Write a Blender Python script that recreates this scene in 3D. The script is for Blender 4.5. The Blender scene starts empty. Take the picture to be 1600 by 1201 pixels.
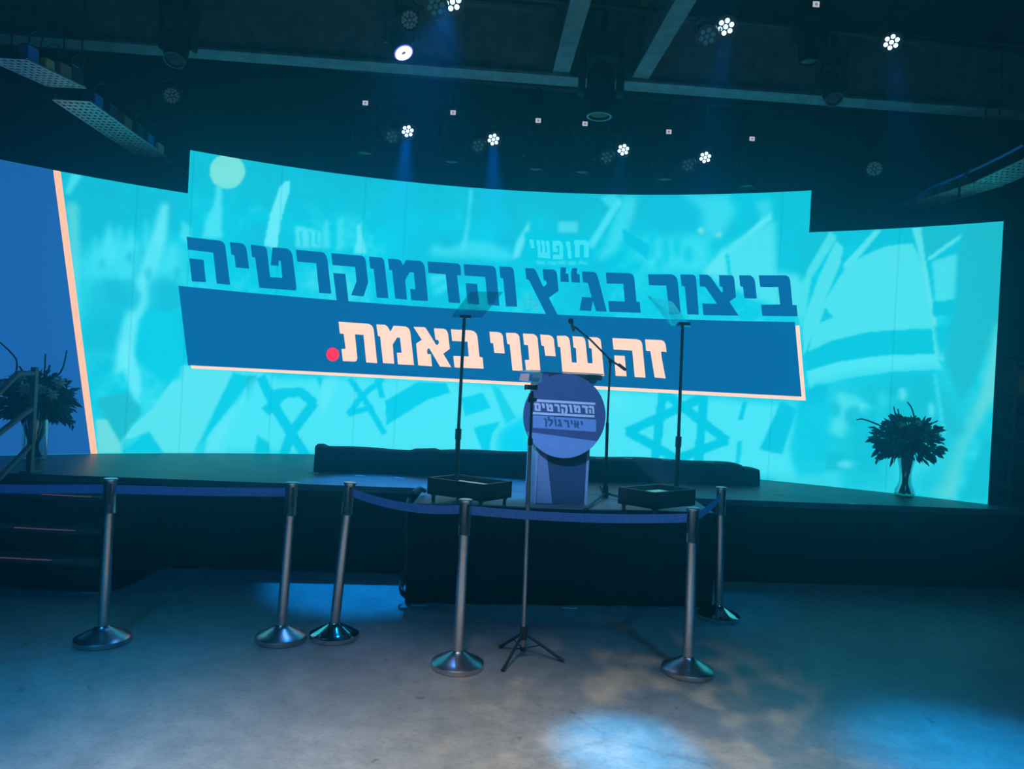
import bpy, bmesh, math, random
import numpy as np
from mathutils import Vector, Matrix, geometry

random.seed(7)
S = bpy.context.scene
C = S.collection

# ------------------------------------------------------------------ camera
W, H = 1600, 1201
FOC = 1124.6                       # focal length in pixels of the 1600 px frame
EYE = Vector((0.0, 0.0, 1.62))
ROLL, PITCH = math.radians(3.028), math.radians(-0.28)
cr, sr, cp, sp = math.cos(ROLL), math.sin(ROLL), math.cos(PITCH), math.sin(PITCH)
_base = Matrix(((1, 0, 0), (0, 0, -1), (0, 1, 0)))
_P = Matrix(((1, 0, 0), (0, cp, sp), (0, -sp, cp)))
_R = Matrix(((cr, -sr, 0), (sr, cr, 0), (0, 0, 1)))
W2C = _R @ _P @ _base              # world -> (right, down, forward)
C2W = W2C.transposed()
cam = bpy.data.cameras.new('camera')
cam.sensor_fit = 'HORIZONTAL'; cam.sensor_width = 36.0
cam.lens = 36.0 * FOC / W
cam.clip_start = 0.05; cam.clip_end = 100
camo = bpy.data.objects.new('camera', cam); C.objects.link(camo)
M = Matrix((C2W @ Vector((1, 0, 0)), C2W @ Vector((0, -1, 0)), C2W @ Vector((0, 0, -1)))).transposed()
camo.matrix_world = Matrix.Translation(EYE) @ M.to_4x4()
S.camera = camo

# ------------------------------------------------------------------ world, exposure
S.view_settings.view_transform = 'Standard'
S.view_settings.look = 'None'
S.view_settings.exposure = 0.0
S.view_settings.gamma = 1.0
S.view_settings.use_curve_mapping = False
S.cycles.use_denoising = True
S.cycles.volume_bounces = 0
S.cycles.max_bounces = 6
S.cycles.sample_clamp_indirect = 4.0
HAZE = 0.034
SCREEN_GAIN = 1.16
world = bpy.data.worlds.new('hall_air'); S.world = world
world.use_nodes = True
wn = world.node_tree; wn.nodes.clear()
wo = wn.nodes.new('ShaderNodeOutputWorld')
wb = wn.nodes.new('ShaderNodeBackground'); wb.inputs['Color'].default_value = (0, 0, 0, 1); wb.inputs['Strength'].default_value = 0
wv = wn.nodes.new('ShaderNodeVolumeScatter')
wv.inputs['Color'].default_value = (0.03, 0.64, 1.0, 1)
wv.inputs['Density'].default_value = HAZE
wv.inputs['Anisotropy'].default_value = 0.80
wn.links.new(wb.outputs[0], wo.inputs['Surface'])
wn.links.new(wv.outputs[0], wo.inputs['Volume'])

def spot(name, loc, target, color, power, angle, blend=0.6, radius=0.06, parent=None):
    l = bpy.data.lights.new(name, 'SPOT')
    l.color = color; l.energy = power; l.spot_size = math.radians(angle); l.spot_blend = blend
    l.shadow_soft_size = radius
    o = bpy.data.objects.new(name, l); C.objects.link(o)
    o.location = loc
    o.rotation_euler = (Vector(target) - Vector(loc)).to_track_quat('-Z', 'Y').to_euler()
    if parent is not None:
        o.parent = parent; o.location = Vector(loc) - ORG[parent.name]
    return o

# house lamps of the hall, hung from the ceiling behind and above the camera, plus added floor spots
ORG = {}
BLUE = (0.0, 0.27, 1.0)
VIOLET = (0.16, 0.2, 1.0)
spot('house_wash', (-0.4, 0.2, 4.75), (-0.2, 1.75, 0), (1.0, 0.93, 0.78), 1350, 52, 1.0, 0.25)
spot('house_wash', (1.3, 0.3, 4.75), (0.7, 1.9, 0), (0.70, 0.97, 1.0), 520, 46, 1.0, 0.25)
spot('wash_blue', (-2.6, 0.3, 4.75), (-2.1, 1.7, 0), (0.03, 0.42, 1.0), 1800, 52, 1.0, 0.15)
spot('wash_blue', (2.6, 0.4, 4.75), (2.4, 1.6, 0), (0.06, 0.42, 1.0), 1300, 52, 1.0, 0.15)
spot('back_wash', (2.2, 1.0, 4.75), (2.2, 4.6, 0), (0.03, 0.40, 1.0), 330, 60, 1.0, 0.2)
spot('back_wash', (-2.2, 1.0, 4.75), (-1.6, 4.6, 0), (0.0, 0.30, 1.0), 200, 56, 1.0, 0.2)
spot('added_floor_spot', (0.75, 2.6, 4.8), tuple(Vector((0.60, 3.22, 0))), (0.0, 0.42, 1.0), 3000, 10, 1.0, 0.04)  # added unseen lamp overhead, makes the blue floor pool without a long beam
spot('added_floor_spot', (2.5, 2.4, 4.8), tuple(Vector((2.28, 3.20, 0))), (0.0, 0.36, 1.0), 1800, 18, 1.0, 0.04)  # second added unseen lamp, for the blue pool at the right
spot('lectern_wash', (-1.6, 1.2, 4.6), (0.40, 5.45, 1.35), (0.25, 0.47, 1.0), 1900, 15, 0.9, 0.1)
gobo = spot('pattern_lamp', (1.0, -0.4, 4.75), (0.75, 3.1, 0), (1.0, 0.86, 0.42), 750, 27, 1.0, 0.01)
gl = gobo.data; gl.use_nodes = True
gn = gl.node_tree; ge = gn.nodes['Emission']
gt = gn.nodes.new('ShaderNodeTexCoord'); gz = gn.nodes.new('ShaderNodeTexNoise'); gr = gn.nodes.new('ShaderNodeMapRange')
gz.inputs['Scale'].default_value = 24; gz.inputs['Detail'].default_value = 1.5
gr.inputs['From Min'].default_value = 0.50; gr.inputs['From Max'].default_value = 0.66
gn.links.new(gt.outputs['Normal'], gz.inputs['Vector']); gn.links.new(gz.outputs['Fac'], gr.inputs['Value']); gn.links.new(gr.outputs['Result'], ge.inputs['Strength'])

# ------------------------------------------------------------------ pixel to place helpers
def ray(x, y):
    return C2W @ Vector(((x - W / 2) / FOC, (y - 600.5) / FOC, 1.0))
def on_z(x, y, z):
    d = ray(x, y); return EYE + d * ((z - EYE.z) / d.z)
def on_y(x, y, Y):
    d = ray(x, y); return EYE + d * (Y / d.y)
def on_x(x, y, X):
    d = ray(x, y); return EYE + d * (X / d.x)
# the curved LED screen: part of an upright cylinder
SCX, SCY, SR = 0.0908, 1.0204, 7.1455
ZS, ZSIDE, ZMID = 0.711, 3.337, 3.772
def on_screen(x, y):                 # -> (angle in radians, height)
    d = ray(x, y)
    a = d.x ** 2 + d.y ** 2; b = -2 * (d.x * SCX + d.y * SCY); c = SCX ** 2 + SCY ** 2 - SR ** 2
    t = (-b + math.sqrt(b * b - 4 * a * c)) / (2 * a)
    p = EYE + d * t
    return math.atan2(p.x - SCX, p.y - SCY), p.z
def screen_pt(a, z, off=0.0):
    r = SR - off
    return Vector((SCX + r * math.sin(a), SCY + r * math.cos(a), z))

# ------------------------------------------------------------------ materials
def srgb(r, g, b):
    f = lambda c: (c / 255 / 12.92) if c / 255 <= 0.04045 else ((c / 255 + 0.055) / 1.055) ** 2.4
    return (f(r), f(g), f(b))
MATS = {}
def mat(name, col, rough=0.6, metal=0.0, var=0.15, scale=6.0, spec=0.5, bump=0.0, trans=0.0, ior=1.45):
    if name in MATS: return MATS[name]
    m = bpy.data.materials.new(name); m.use_nodes = True
    nt = m.node_tree; b = nt.nodes['Principled BSDF']
    tc = nt.nodes.new('ShaderNodeTexCoord')
    n = nt.nodes.new('ShaderNodeTexNoise'); n.inputs['Scale'].default_value = scale; n.inputs['Detail'].default_value = 4
    nt.links.new(tc.outputs['Object'], n.inputs['Vector'])
    r = nt.nodes.new('ShaderNodeValToRGB')
    r.color_ramp.elements[0].position = 0.3; r.color_ramp.elements[1].position = 0.7
    r.color_ramp.elements[0].color = (*[c * (1 - var) for c in col], 1)
    r.color_ramp.elements[1].color = (*[min(1, c * (1 + var)) for c in col], 1)
    nt.links.new(n.outputs['Fac'], r.inputs['Fac'])
    nt.links.new(r.outputs['Color'], b.inputs['Base Color'])
    b.inputs['Roughness'].default_value = rough
    b.inputs['Metallic'].default_value = metal
    b.inputs['Specular IOR Level'].default_value = spec
    b.inputs['IOR'].default_value = ior
    b.inputs['Transmission Weight'].default_value = trans
    if bump:
        bp = nt.nodes.new('ShaderNodeBump'); bp.inputs['Strength'].default_value = bump; bp.inputs['Distance'].default_value = 0.02
        nt.links.new(n.outputs['Fac'], bp.inputs['Height']); nt.links.new(bp.outputs['Normal'], b.inputs['Normal'])
    MATS[name] = m
    return m
def emit(name, col, strength):
    if name in MATS: return MATS[name]
    m = bpy.data.materials.new(name); m.use_nodes = True
    nt = m.node_tree; nt.nodes.clear()
    o = nt.nodes.new('ShaderNodeOutputMaterial'); e = nt.nodes.new('ShaderNodeEmission')
    e.inputs['Color'].default_value = (*col, 1); e.inputs['Strength'].default_value = strength
    nt.links.new(e.outputs[0], o.inputs['Surface'])
    MATS[name] = m
    return m
def clear_sheet(name, tint, gloss=0.1, rough=0.02):
    if name in MATS: return MATS[name]
    m = bpy.data.materials.new(name); m.use_nodes = True
    nt = m.node_tree; nt.nodes.clear()
    o = nt.nodes.new('ShaderNodeOutputMaterial'); mx = nt.nodes.new('ShaderNodeMixShader')
    t = nt.nodes.new('ShaderNodeBsdfTransparent'); t.inputs['Color'].default_value = (*tint, 1)
    g = nt.nodes.new('ShaderNodeBsdfGlossy'); g.inputs['Roughness'].default_value = rough; g.inputs['Color'].default_value = (.9, .95, 1, 1)
    lw = nt.nodes.new('ShaderNodeLayerWeight'); lw.inputs['Blend'].default_value = 0.25
    ad = nt.nodes.new('ShaderNodeMath'); ad.operation = 'MULTIPLY_ADD'; ad.inputs[1].default_value = 0.5; ad.inputs[2].default_value = gloss
    nt.links.new(lw.outputs['Fresnel'], ad.inputs[0]); nt.links.new(ad.outputs[0], mx.inputs['Fac'])
    nt.links.new(t.outputs[0], mx.inputs[1]); nt.links.new(g.outputs[0], mx.inputs[2]); nt.links.new(mx.outputs[0], o.inputs['Surface'])
    MATS[name] = m
    return m

def floor_material():
    m = bpy.data.materials.new('polished_concrete'); m.use_nodes = True
    nt = m.node_tree; b = nt.nodes['Principled BSDF']; L = nt.links
    tc = nt.nodes.new('ShaderNodeTexCoord')
    def noise(s, d, r=0.6):
        n = nt.nodes.new('ShaderNodeTexNoise'); n.inputs['Scale'].default_value = s; n.inputs['Detail'].default_value = d
        n.inputs['Roughness'].default_value = r; L.new(tc.outputs['Object'], n.inputs['Vector']); return n
    def ramp(src, p0, c0, p1, c1):
        r = nt.nodes.new('ShaderNodeValToRGB'); e = r.color_ramp.elements
        e[0].position, e[0].color, e[1].position, e[1].color = p0, (*c0, 1), p1, (*c1, 1)
        L.new(src, r.inputs['Fac']); return r
    def mul(a, c, f=1.0):
        x = nt.nodes.new('ShaderNodeMix'); x.data_type = 'RGBA'; x.blend_type = 'MULTIPLY'; x.inputs['Factor'].default_value = f
        L.new(a, x.inputs['A']); L.new(c, x.inputs['B']); return x.outputs['Result']
    n1 = noise(0.9, 6); n2 = noise(7, 8, 0.7); n3 = noise(40, 3)
    c1 = ramp(n1.outputs['Fac'], .3, (.25, .255, .26), .7, (.42, .41, .38))
    c2 = ramp(n2.outputs['Fac'], .35, (.72, .73, .75), .62, (1, 1, 1))
    c3 = ramp(n3.outputs['Fac'], .30, (.80, .8, .8), .5, (1, 1, 1))
    col = mul(mul(c1.outputs['Color'], c2.outputs['Color']), c3.outputs['Color'])
    # hairline cracks
    nv = noise(2.2, 5, .65)
    mp = nt.nodes.new('ShaderNodeMix'); mp.data_type = 'RGBA'; mp.blend_type = 'LINEAR_LIGHT'; mp.inputs['Factor'].default_value = 0.22
    L.new(tc.outputs['Object'], mp.inputs['A']); L.new(nv.outputs['Color'], mp.inputs['B'])
    vo = nt.nodes.new('ShaderNodeTexVoronoi'); vo.feature = 'DISTANCE_TO_EDGE'; vo.inputs['Scale'].default_value = 0.23
    L.new(mp.outputs['Result'], vo.inputs['Vector'])
    ck = ramp(vo.outputs['Distance'], .0, (.45, .45, .45), .003, (1, 1, 1))
    col = mul(col, ck.outputs['Color'], .3)
    # small dark scuffs and pale specks
    sc = nt.nodes.new('ShaderNodeTexVoronoi'); sc.inputs['Scale'].default_value = 3.1; L.new(mp.outputs['Result'], sc.inputs['Vector'])
    sk = ramp(sc.outputs['Distance'], .03, (.35, .35, .35), .08, (1, 1, 1))
    col = mul(col, sk.outputs['Color'], .7)
    L.new(col, b.inputs['Base Color'])
    rr = nt.nodes.new('ShaderNodeMapRange'); rr.inputs['To Min'].default_value = .34; rr.inputs['To Max'].default_value = .58
    L.new(n2.outputs['Fac'], rr.inputs['Value']); L.new(rr.outputs['Result'], b.inputs['Roughness'])
    bp = nt.nodes.new('ShaderNodeBump'); bp.inputs['Strength'].default_value = .06; bp.inputs['Distance'].default_value = .01
    L.new(n2.outputs['Fac'], bp.inputs['Height']); L.new(bp.outputs['Normal'], b.inputs['Normal'])
    return m

BLACK = mat('matte_black_paint', (.010, .018, .022), .7)
WALLP = mat('dark_painted_wall', (.010, .022, .028), .85, scale=2, bump=.1)
CEIL = mat('black_ceiling_paint', (.005, .010, .013), .9, scale=2)
DECK = mat('black_stage_deck', (.08, .13, .14), .45, scale=3, var=.3)
DRAPE = mat('black_drape_cloth', (.006, .013, .017), .95, scale=14, spec=.2)
BEAMP = mat('grey_steel_paint', (.17, .25, .28), .65, scale=9, var=.25)
STEEL = mat('brushed_steel', (.60, .60, .61), .30, 1.0, .06, 60)
CHROME = mat('polished_chrome', (.72, .72, .73), .10, 1.0, .04, 30)
SEAM = mat('dark_slot', (.03, .03, .035), .5)
BELT = mat('navy_webbing', srgb(96, 138, 214), .85, scale=60)
LAMPB = mat('lamp_black', (.012, .013, .014), .75, spec=.2)
BPLAST = mat('black_plastic', (.025, .027, .03), .42)
GREYM = mat('grey_metal', (.22, .23, .24), .4, .9)
ZINC = mat('galvanised_sheet', (.62, .63, .62), .45, .6, .2, 20)

# ------------------------------------------------------------------ mesh helpers
def box(bm, c, s, rot=None, mtx=None):
    r = bmesh.ops.create_cube(bm, size=1.0)
    vs = r['verts']
    m = Matrix.Translation(Vector(c)) @ (rot.to_4x4() if rot is not None else Matrix.Identity(4)) @ Matrix.Diagonal((*s, 1))
    bmesh.ops.transform(bm, matrix=m, verts=vs)
    return vs
def frame_to(d):
    return Vector(d).normalized().to_track_quat('Z', 'Y').to_matrix()
def cyl(bm, p0, p1, r0, r1=None, seg=20, caps=True):
    p0, p1 = Vector(p0), Vector(p1); r1 = r0 if r1 is None else r1
    q = frame_to(p1 - p0)
    rings = []
    for p, r in ((p0, r0), (p1, r1)):
        rings.append([bm.verts.new(p + q @ Vector((r * math.cos(2 * math.pi * i / seg), r * math.sin(2 * math.pi * i / seg), 0))) for i in range(seg)])
    for i in range(seg):
        j = (i + 1) % seg
        bm.faces.new((rings[0][i], rings[0][j], rings[1][j], rings[1][i]))
    if caps:
        if r0 > 1e-6: bm.faces.new(list(reversed(rings[0])))
        if r1 > 1e-6: bm.faces.new(rings[1])
def lathe(bm, prof, base, axis=(0, 0, 1), seg=40):
    """profile = [(radius, height)] turned about axis at base"""
    base = Vector(base); q = frame_to(axis)
    rings = []
    for r, h in prof:
        if r < 1e-5: rings.append([bm.verts.new(base + q @ Vector((0, 0, h)))])
        else: rings.append([bm.verts.new(base + q @ Vector((r * math.cos(2 * math.pi * i / seg), r * math.sin(2 * math.pi * i / seg), h))) for i in range(seg)])
    for a, b in zip(rings, rings[1:]):
        for i in range(seg):
            j = (i + 1) % seg
            if len(a) == 1 and len(b) == 1: continue
            if len(a) == 1: bm.faces.new((a[0], b[j], b[i]))
            elif len(b) == 1: bm.faces.new((a[i], a[j], b[0]))
            else: bm.faces.new((a[i], a[j], b[j], b[i]))
def tube(bm, pts, r, seg=8, r_end=None):
    pts = [Vector(p) for p in pts]
    n = len(pts); rings = []
    up = Vector((0.13, 0.2, 1)).normalized()
    for i, p in enumerate(pts):
        t = (pts[min(i + 1, n - 1)] - pts[max(i - 1, 0)]).normalized()
        a = t.cross(up)
        if a.length < 1e-3: a = t.cross(Vector((1, 0, 0)))
        a.normalize(); b = t.cross(a)
        rr = r if r_end is None else r + (r_end - r) * i / (n - 1)
        rings.append([bm.verts.new(p + a * rr * math.cos(2 * math.pi * k / seg) + b * rr * math.sin(2 * math.pi * k / seg)) for k in range(seg)])
    for a, b in zip(rings, rings[1:]):
        for k in range(seg):
            bm.faces.new((a[k], a[(k + 1) % seg], b[(k + 1) % seg], b[k]))
    bm.faces.new(list(reversed(rings[0]))); bm.faces.new(rings[-1])
def spline(pts, n=8):
    pts = [Vector(p) for p in pts]; out = []
    P = [pts[0]] + pts + [pts[-1]]
    for i in range(1, len(P) - 2):
        p0, p1, p2, p3 = P[i - 1:i + 3]
        for k in range(n):
            t = k / n
            out.append(0.5 * ((2 * p1) + (p2 - p0) * t + (2 * p0 - 5 * p1 + 4 * p2 - p3) * t * t + (3 * p1 - p0 - 3 * p2 + p3) * t ** 3))
    out.append(pts[-1])
    return out
def prism(bm, poly, d):
    """extrude a planar 3D polygon by vector d"""
    d = Vector(d)
    a = [bm.verts.new(Vector(p)) for p in poly]; b = [bm.verts.new(Vector(p) + d) for p in poly]
    n = len(a)
    bm.faces.new(a); bm.faces.new(list(reversed(b)))
    for i in range(n):
        j = (i + 1) % n
        bm.faces.new((a[j], a[i], b[i], b[j]))
def shade(me, ang=40):
    me.polygons.foreach_set('use_smooth', [True] * len(me.polygons))
    try: me.set_sharp_from_angle(angle=math.radians(ang))
    except Exception: pass
def obj(name, bm, m, parent=None, label=None, origin=None, smooth=True, bevel=0.0, fix=True):
    if fix: bmesh.ops.recalc_face_normals(bm, faces=bm.faces[:])
    o0 = ORG[parent.name] if parent is not None else Vector(origin) if origin is not None else Vector((0, 0, 0))
    bmesh.ops.translate(bm, verts=bm.verts[:], vec=-o0)
    me = bpy.data.meshes.new(name); bm.to_mesh(me); bm.free()
    if smooth: shade(me)
    o = bpy.data.objects.new(name, me); C.objects.link(o)
    if m is not None: me.materials.append(m)
    if parent is not None: o.parent = parent
    else: o.location = o0
    ORG[o.name] = o0
    if bevel:
        b = o.modifiers.new('bevel', 'BEVEL'); b.width = bevel; b.segments = 2; b.limit_method = 'ANGLE'
    if label: o['label'] = label
    return o
def thing(name, label, cat, loc, group=None):
    o = bpy.data.objects.new(name, None); C.objects.link(o)
    o.location = Vector(loc); o.empty_display_size = .1
    ORG[o.name] = Vector(loc)
    return tag(o, label, cat, group)
def tag(o, label, cat, group=None):
    o['label'] = label; o['category'] = cat
    if group: o['group'] = group
    return o
def struct(o):
    o['kind'] = 'structure'; return o
B = bmesh.new

# ------------------------------------------------------------------ the hall
XL, XR, YB, ZC = -6.2, 6.0, 9.4, 4.9
bm = B(); box(bm, ((XL + XR) / 2, 2.7, -.05), (XR - XL, YB + 4.2, .1)); struct(obj('floor', bm, floor_material(), smooth=False))
bm = B(); box(bm, ((XL + XR) / 2, 2.7, ZC + .05), (XR - XL, YB + 4.2, .1)); struct(obj('ceiling', bm, CEIL, smooth=False))
bm = B(); box(bm, ((XL + XR) / 2, YB + .05, ZC / 2), (XR - XL, .1, ZC)); struct(obj('wall_back', bm, WALLP, smooth=False))
bm = B(); box(bm, (XL - .05, 2.7, ZC / 2), (.1, YB + 4.2, ZC)); struct(obj('wall_left', bm, WALLP, smooth=False))
bm = B(); box(bm, (XR + .05, 2.7, ZC / 2), (.1, YB + 4.2, ZC)); struct(obj('wall_right', bm, WALLP, smooth=False))

# steel ceiling beams: I section along p0 -> p1 (bottom face at z), up to the ceiling
def beam(p0, p1, w, name='trim'):
    p0, p1 = Vector(p0), Vector(p1); d = (p1 - p0); L = d.length
    rot = Matrix.Rotation(math.atan2(d.y, d.x), 3, 'Z'); c = (p0 + p1) / 2
    bm = B()
    box(bm, (c.x, c.y, c.z + .012), (L, w, .024), rot)
    box(bm, (c.x, c.y, (c.z + .024 + ZC) / 2), (L, .02, ZC - c.z - .024), rot)
    box(bm, (c.x, c.y, ZC - .012), (L, w, .024), rot)
    return struct(obj(name, bm, BEAMP, smooth=False))
ZB = 4.30
b0, b1 = on_z(0, 61, ZB), on_z(1600, 181, ZB)
dirb = (b1 - b0).normalized()
beam(b0 - dirb * (b0.x - XL - .02) / dirb.x, b1 + dirb * (XR - .02 - b1.x) / dirb.x, .20, 'trim_1')
for k, (far, near) in enumerate((((874, 123), (908, 0)), ((996, 130), (1072, 0)))):
    a, b = on_z(*far, ZB + .03), on_z(*near, ZB + .03)
    d = (b - a).normalized()
    beam(a + d * .02, a + d * 6.0, .145, 'trim_%d' % (k + 2))

# ------------------------------------------------------------------ stage
def front_y(x): return 5.915 + .105 * x          # front edge of the stage
st = thing('stage', 'wide black stage platform under the curved video screen', 'stage', (0, 7, 0))
bm = B()
prism(bm, [(XL + .02, front_y(XL), ZS), (XR - .02, front_y(XR), ZS), (XR - .02, YB - .02, ZS), (XL + .02, YB - .02, ZS)], (0, 0, -.05))
obj('deck', bm, DECK, st, smooth=False)
bm = B(); ys = .05
prism(bm, [(XL + .03, front_y(XL) + ys, ZS - .05), (XR - .03, front_y(XR) + ys, ZS - .05), (XR - .03, front_y(XR) + ys + .03, ZS - .05), (XL + .03, front_y(XL) + ys + .03, ZS - .05)], (0, 0, -(ZS - .05)))
obj('skirt', bm, DRAPE, st, smooth=False)

# draped extension in front of the stage
f0, f1 = Vector((-.665, 5.13, 0)), Vector((1.575, 5.415, 0))
ext = thing('stage_extension', 'black draped platform jutting out from the stage, the lectern standing on it', 'platform', ((f0 + f1) / 2))
e1 = (f1 - f0).normalized(); e2 = Vector((-e1.y, e1.x, 0))
bk0, bk1 = f0 + e2 * 1.0, f1 + e2 * 1.0
bk0 = Vector((f0.x - .0, front_y(f0.x) - .005, 0)); bk1 = Vector((f1.x, front_y(f1.x) - .005, 0))
bm = B()
prism(bm, [f0 + Vector((0, 0, ZS)), f1 + Vector((0, 0, ZS)), bk1 + Vector((0, 0, ZS)), bk0 + Vector((0, 0, ZS))], (0, 0, -.04))
obj('top', bm, DECK, ext, smooth=False, bevel=.008)
bm = B()
path = []
for a, b in ((bk0, f0), (f0, f1), (f1, bk1)):
    n = max(2, int((b - a).length / .025))
    for i in range(n): path.append((a + (b - a) * i / n, (b - a).normalized()))
path.append((bk1, (bk1 - f1).normalized()))
grid = []
for i, (p, t) in enumerate(path):
    nrm = Vector((t.y, -t.x, 0)); col_ = []
    for k in range(8):
        h = k / 7
        w = .008 * (1 - h) * math.sin(i * .55 + math.sin(i * .13) * 2) + .004 + .006 * (1 - h)
        col_.append(bm.verts.new(p + nrm * w + Vector((0, 0, .004 + h * (ZS - .012)))))
    grid.append(col_)
for a, b in zip(grid, grid[1:]):
    for k in range(7): bm.faces.new((a[k], b[k], b[k + 1], a[k + 1]))
dr = obj('drape', bm, DRAPE, ext)
sol = dr.modifiers.new('thickness', 'SOLIDIFY'); sol.thickness = .004; sol.offset = 1

# stairs at the left end of the stage
sx0, sx1 = -3.86, -2.79
sp_ = thing('stage_steps', 'black steps leading up to the left end of the stage', 'stairs', ((sx0 + sx1) / 2, 5.2, 0))
STEPS = [(4.98, .21), (5.17, .378), (5.385, .586)]
STRIP = emit('nosing_glow', (.16, .08, .14), 0.55)  # tread edge strips given a faint pink glow of their own
for k, (y, z) in enumerate(STEPS):
    y1 = STEPS[k + 1][0] if k < 2 else front_y(-3.4) - .01
    bm = B(); box(bm, ((sx0 + sx1) / 2, (y + y1) / 2, z - .015), (sx1 - sx0, y1 - y + .01, .03)); tr = obj('tread', bm, DECK, sp_, bevel=.004)
    bm = B(); box(bm, ((sx0 + sx1) / 2, y + .02, (z - .03 + (STEPS[k - 1][1] if k else 0)) / 2), (sx1 - sx0, .02, z - .03 - (STEPS[k - 1][1] if k else 0))); obj('riser', bm, BLACK, sp_)
    xs = ((on_y(0, 877, y).x, on_y(80, 879, y).x), (on_y(22, 831, y).x, on_y(117, 833, y).x), (on_y(65, 777, y).x, on_y(143, 779, y).x))[k]
    bm = B(); box(bm, ((max(xs[0], sx0) + xs[1]) / 2, y + .002, z + .001), (xs[1] - max(xs[0], sx0), .012, .004)); obj('nosing_strip', bm, STRIP, tr, 'thin pinkish glowing strip')
bm = B()
prof = [(4.99, 0), (4.99, .205)]
for k, (y, z) in enumerate(STEPS):
    prof += [(y + .008, z - .004)] if k else []
    y1 = STEPS[k + 1][0] + .008 if k < 2 else front_y(-2.8) - .015
    prof += [(y1, z - .004)]
prof += [(front_y(-2.8) - .015, 0)]
prism(bm, [(sx1 + .001, y, z) for y, z in prof], (.03, 0, 0)); obj('side_panel', bm, BLACK, sp_, smooth=False)
bm = B(); prism(bm, [(sx0 - .031, y, z) for y, z in prof], (.03, 0, 0)); obj('side_panel', bm, BLACK, sp_, smooth=False)
# rounded black kick skirt running from the steps back to the stage
skp = [on_z(175, 923, 0), on_z(190, 918, 0), on_z(215, 907, 0), on_z(240, 893, 0), on_z(262, 882, 0)]
bm = B(); sk = spline(skp, 6); tops = []
lo = [bm.verts.new(p + Vector((0, 0, .002))) for p in sk]; hi = [bm.verts.new(p + Vector((-.02, .0, .655))) for p in sk]
for i in range(len(sk) - 1): bm.faces.new((lo[i], lo[i + 1], hi[i + 1], hi[i]))
w_ = obj('side_cloth', bm, DRAPE, sp_); so = w_.modifiers.new('thickness', 'SOLIDIFY'); so.thickness = .008

# handrail
RX = -3.72
hr = thing('handrail', 'black metal handrail going down the steps at the left end of the stage', 'handrail', (RX, 5.52, ZS))
RAILM = mat('dark_rail_paint', (.22, .24, .25), .5)
pt = Vector((RX, 5.61, ZS))
bm = B(); box(bm, (RX, 5.61, ZS + .41), (.04, .04, .82)); box(bm, (RX, 5.61, ZS + .006), (.1, .1, .012)); obj('post', bm, RAILM, hr, bevel=.003)
for nm, px0, px1, zt in (('top_rail', (28, 583), (0, 612), True), ('mid_rail', (39, 641), (0, 672), False), ('lower_rail', (36, 700), (0, 740), False)):
    a, b = on_x(*px0, RX), on_x(*px1, RX)
    d = (b - a); b = a + d * (3.2)
    bm = B()
    pts = [a, b]
    tube(bm, [pt + Vector((0, 0, a.z - ZS)), a, b] if nm == 'top_rail' else [Vector((RX, 5.61, a.z + .02)), b], .021, 10)
    obj(nm, bm, RAILM, hr)
foot = on_x(0, 612, RX); dd = foot - on_x(28, 583, RX)
fp = on_x(28, 583, RX) + dd * 3.0
bm = B(); box(bm, (RX, fp.y, fp.z / 2), (.04, .04, fp.z)); obj('post', bm, RAILM, hr)

# ------------------------------------------------------------------ LED screen
A0 = math.radians(-45.5); A1 = on_screen(1556, 560)[0]
AM0 = on_screen(294.5, 270)[0]; AM1 = on_screen(1266.3, 330)[0]
scr = thing('led_screen', 'huge curved video screen behind the stage showing flags, navy banner and Hebrew lettering', 'screen', screen_pt(0, ZS))
du = .0125
nu = int(round((A1 - A0) * SR / du)); dv = (ZSIDE - ZS) / 210
nv = 210 + int(round((ZMID - ZSIDE) / dv))
ang = np.linspace(A0, A1, nu + 1); zz = ZS + np.arange(nv + 1) * dv
U = (ang * SR)[None, :]; V = zz[:, None]
def uv(x, y):
    a, z = on_screen(x, y); return a * SR, z
# --- the photograph of flags that the screen shows, painted in screen metres
D_, M_, L_, X_, G_ = (20, 182, 214), (12, 200, 230), (68, 221, 245), (96, 230, 250), (100, 218, 228)
rng = np.random.default_rng(3)
def vnoise(su, sv):
    gu, gv = int(11 / su) + 3, int(4 / sv) + 3
    g = rng.random((gv, gu))
    fu = (U[0] + 5.6) / su; fv = (zz - .7) / sv + .5
    iu, iv = np.clip(fu.astype(int), 0, gu - 2), np.clip(fv.astype(int), 0, gv - 2)
    tu, tv = fu - iu, fv - iv
    tu = tu * tu * (3 - 2 * tu); tv = (tv * tv * (3 - 2 * tv))[:, None]
    a = g[iv][:, iu] * (1 - tu) + g[iv][:, iu + 1] * tu; b = g[iv + 1][:, iu] * (1 - tu) + g[iv + 1][:, iu + 1] * tu
    return a * (1 - tv) + b * tv
def blur(m, s):
    if s < .3: return m
    k = np.arange(-int(3 * s) - 1, int(3 * s) + 2); w = np.exp(-k * k / (2 * s * s)); w /= w.sum()
    r = len(k) // 2
    p = np.pad(m, ((0, 0), (r, r)), mode='edge'); m = sum(w[i] * p[:, i:i + m.shape[1]] for i in range(len(k)))
    p = np.pad(m, ((r, r), (0, 0)), mode='edge'); return sum(w[i] * p[i:i + m.shape[0], :] for i in range(len(k)))
mid = np.array(M_, float)
IMG = np.ones((nv + 1, nu + 1, 3)) * mid
n_ = vnoise(.9, .5) * .4 + vnoise(.30, .34) * .25 + vnoise(.12, .13) * .2 + vnoise(.05, .05) * .15
hgt = np.clip((zz - .7) / 3.0, 0, 1)[:, None]
t = np.clip((n_ - .5) * 2.6 + .10 - .75 * (hgt - .4), -1, 1)[..., None]
IMG = np.where(t > 0, IMG + (np.array(L_) - mid) * t, IMG + (np.array(D_) - mid) * (-t))
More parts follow.
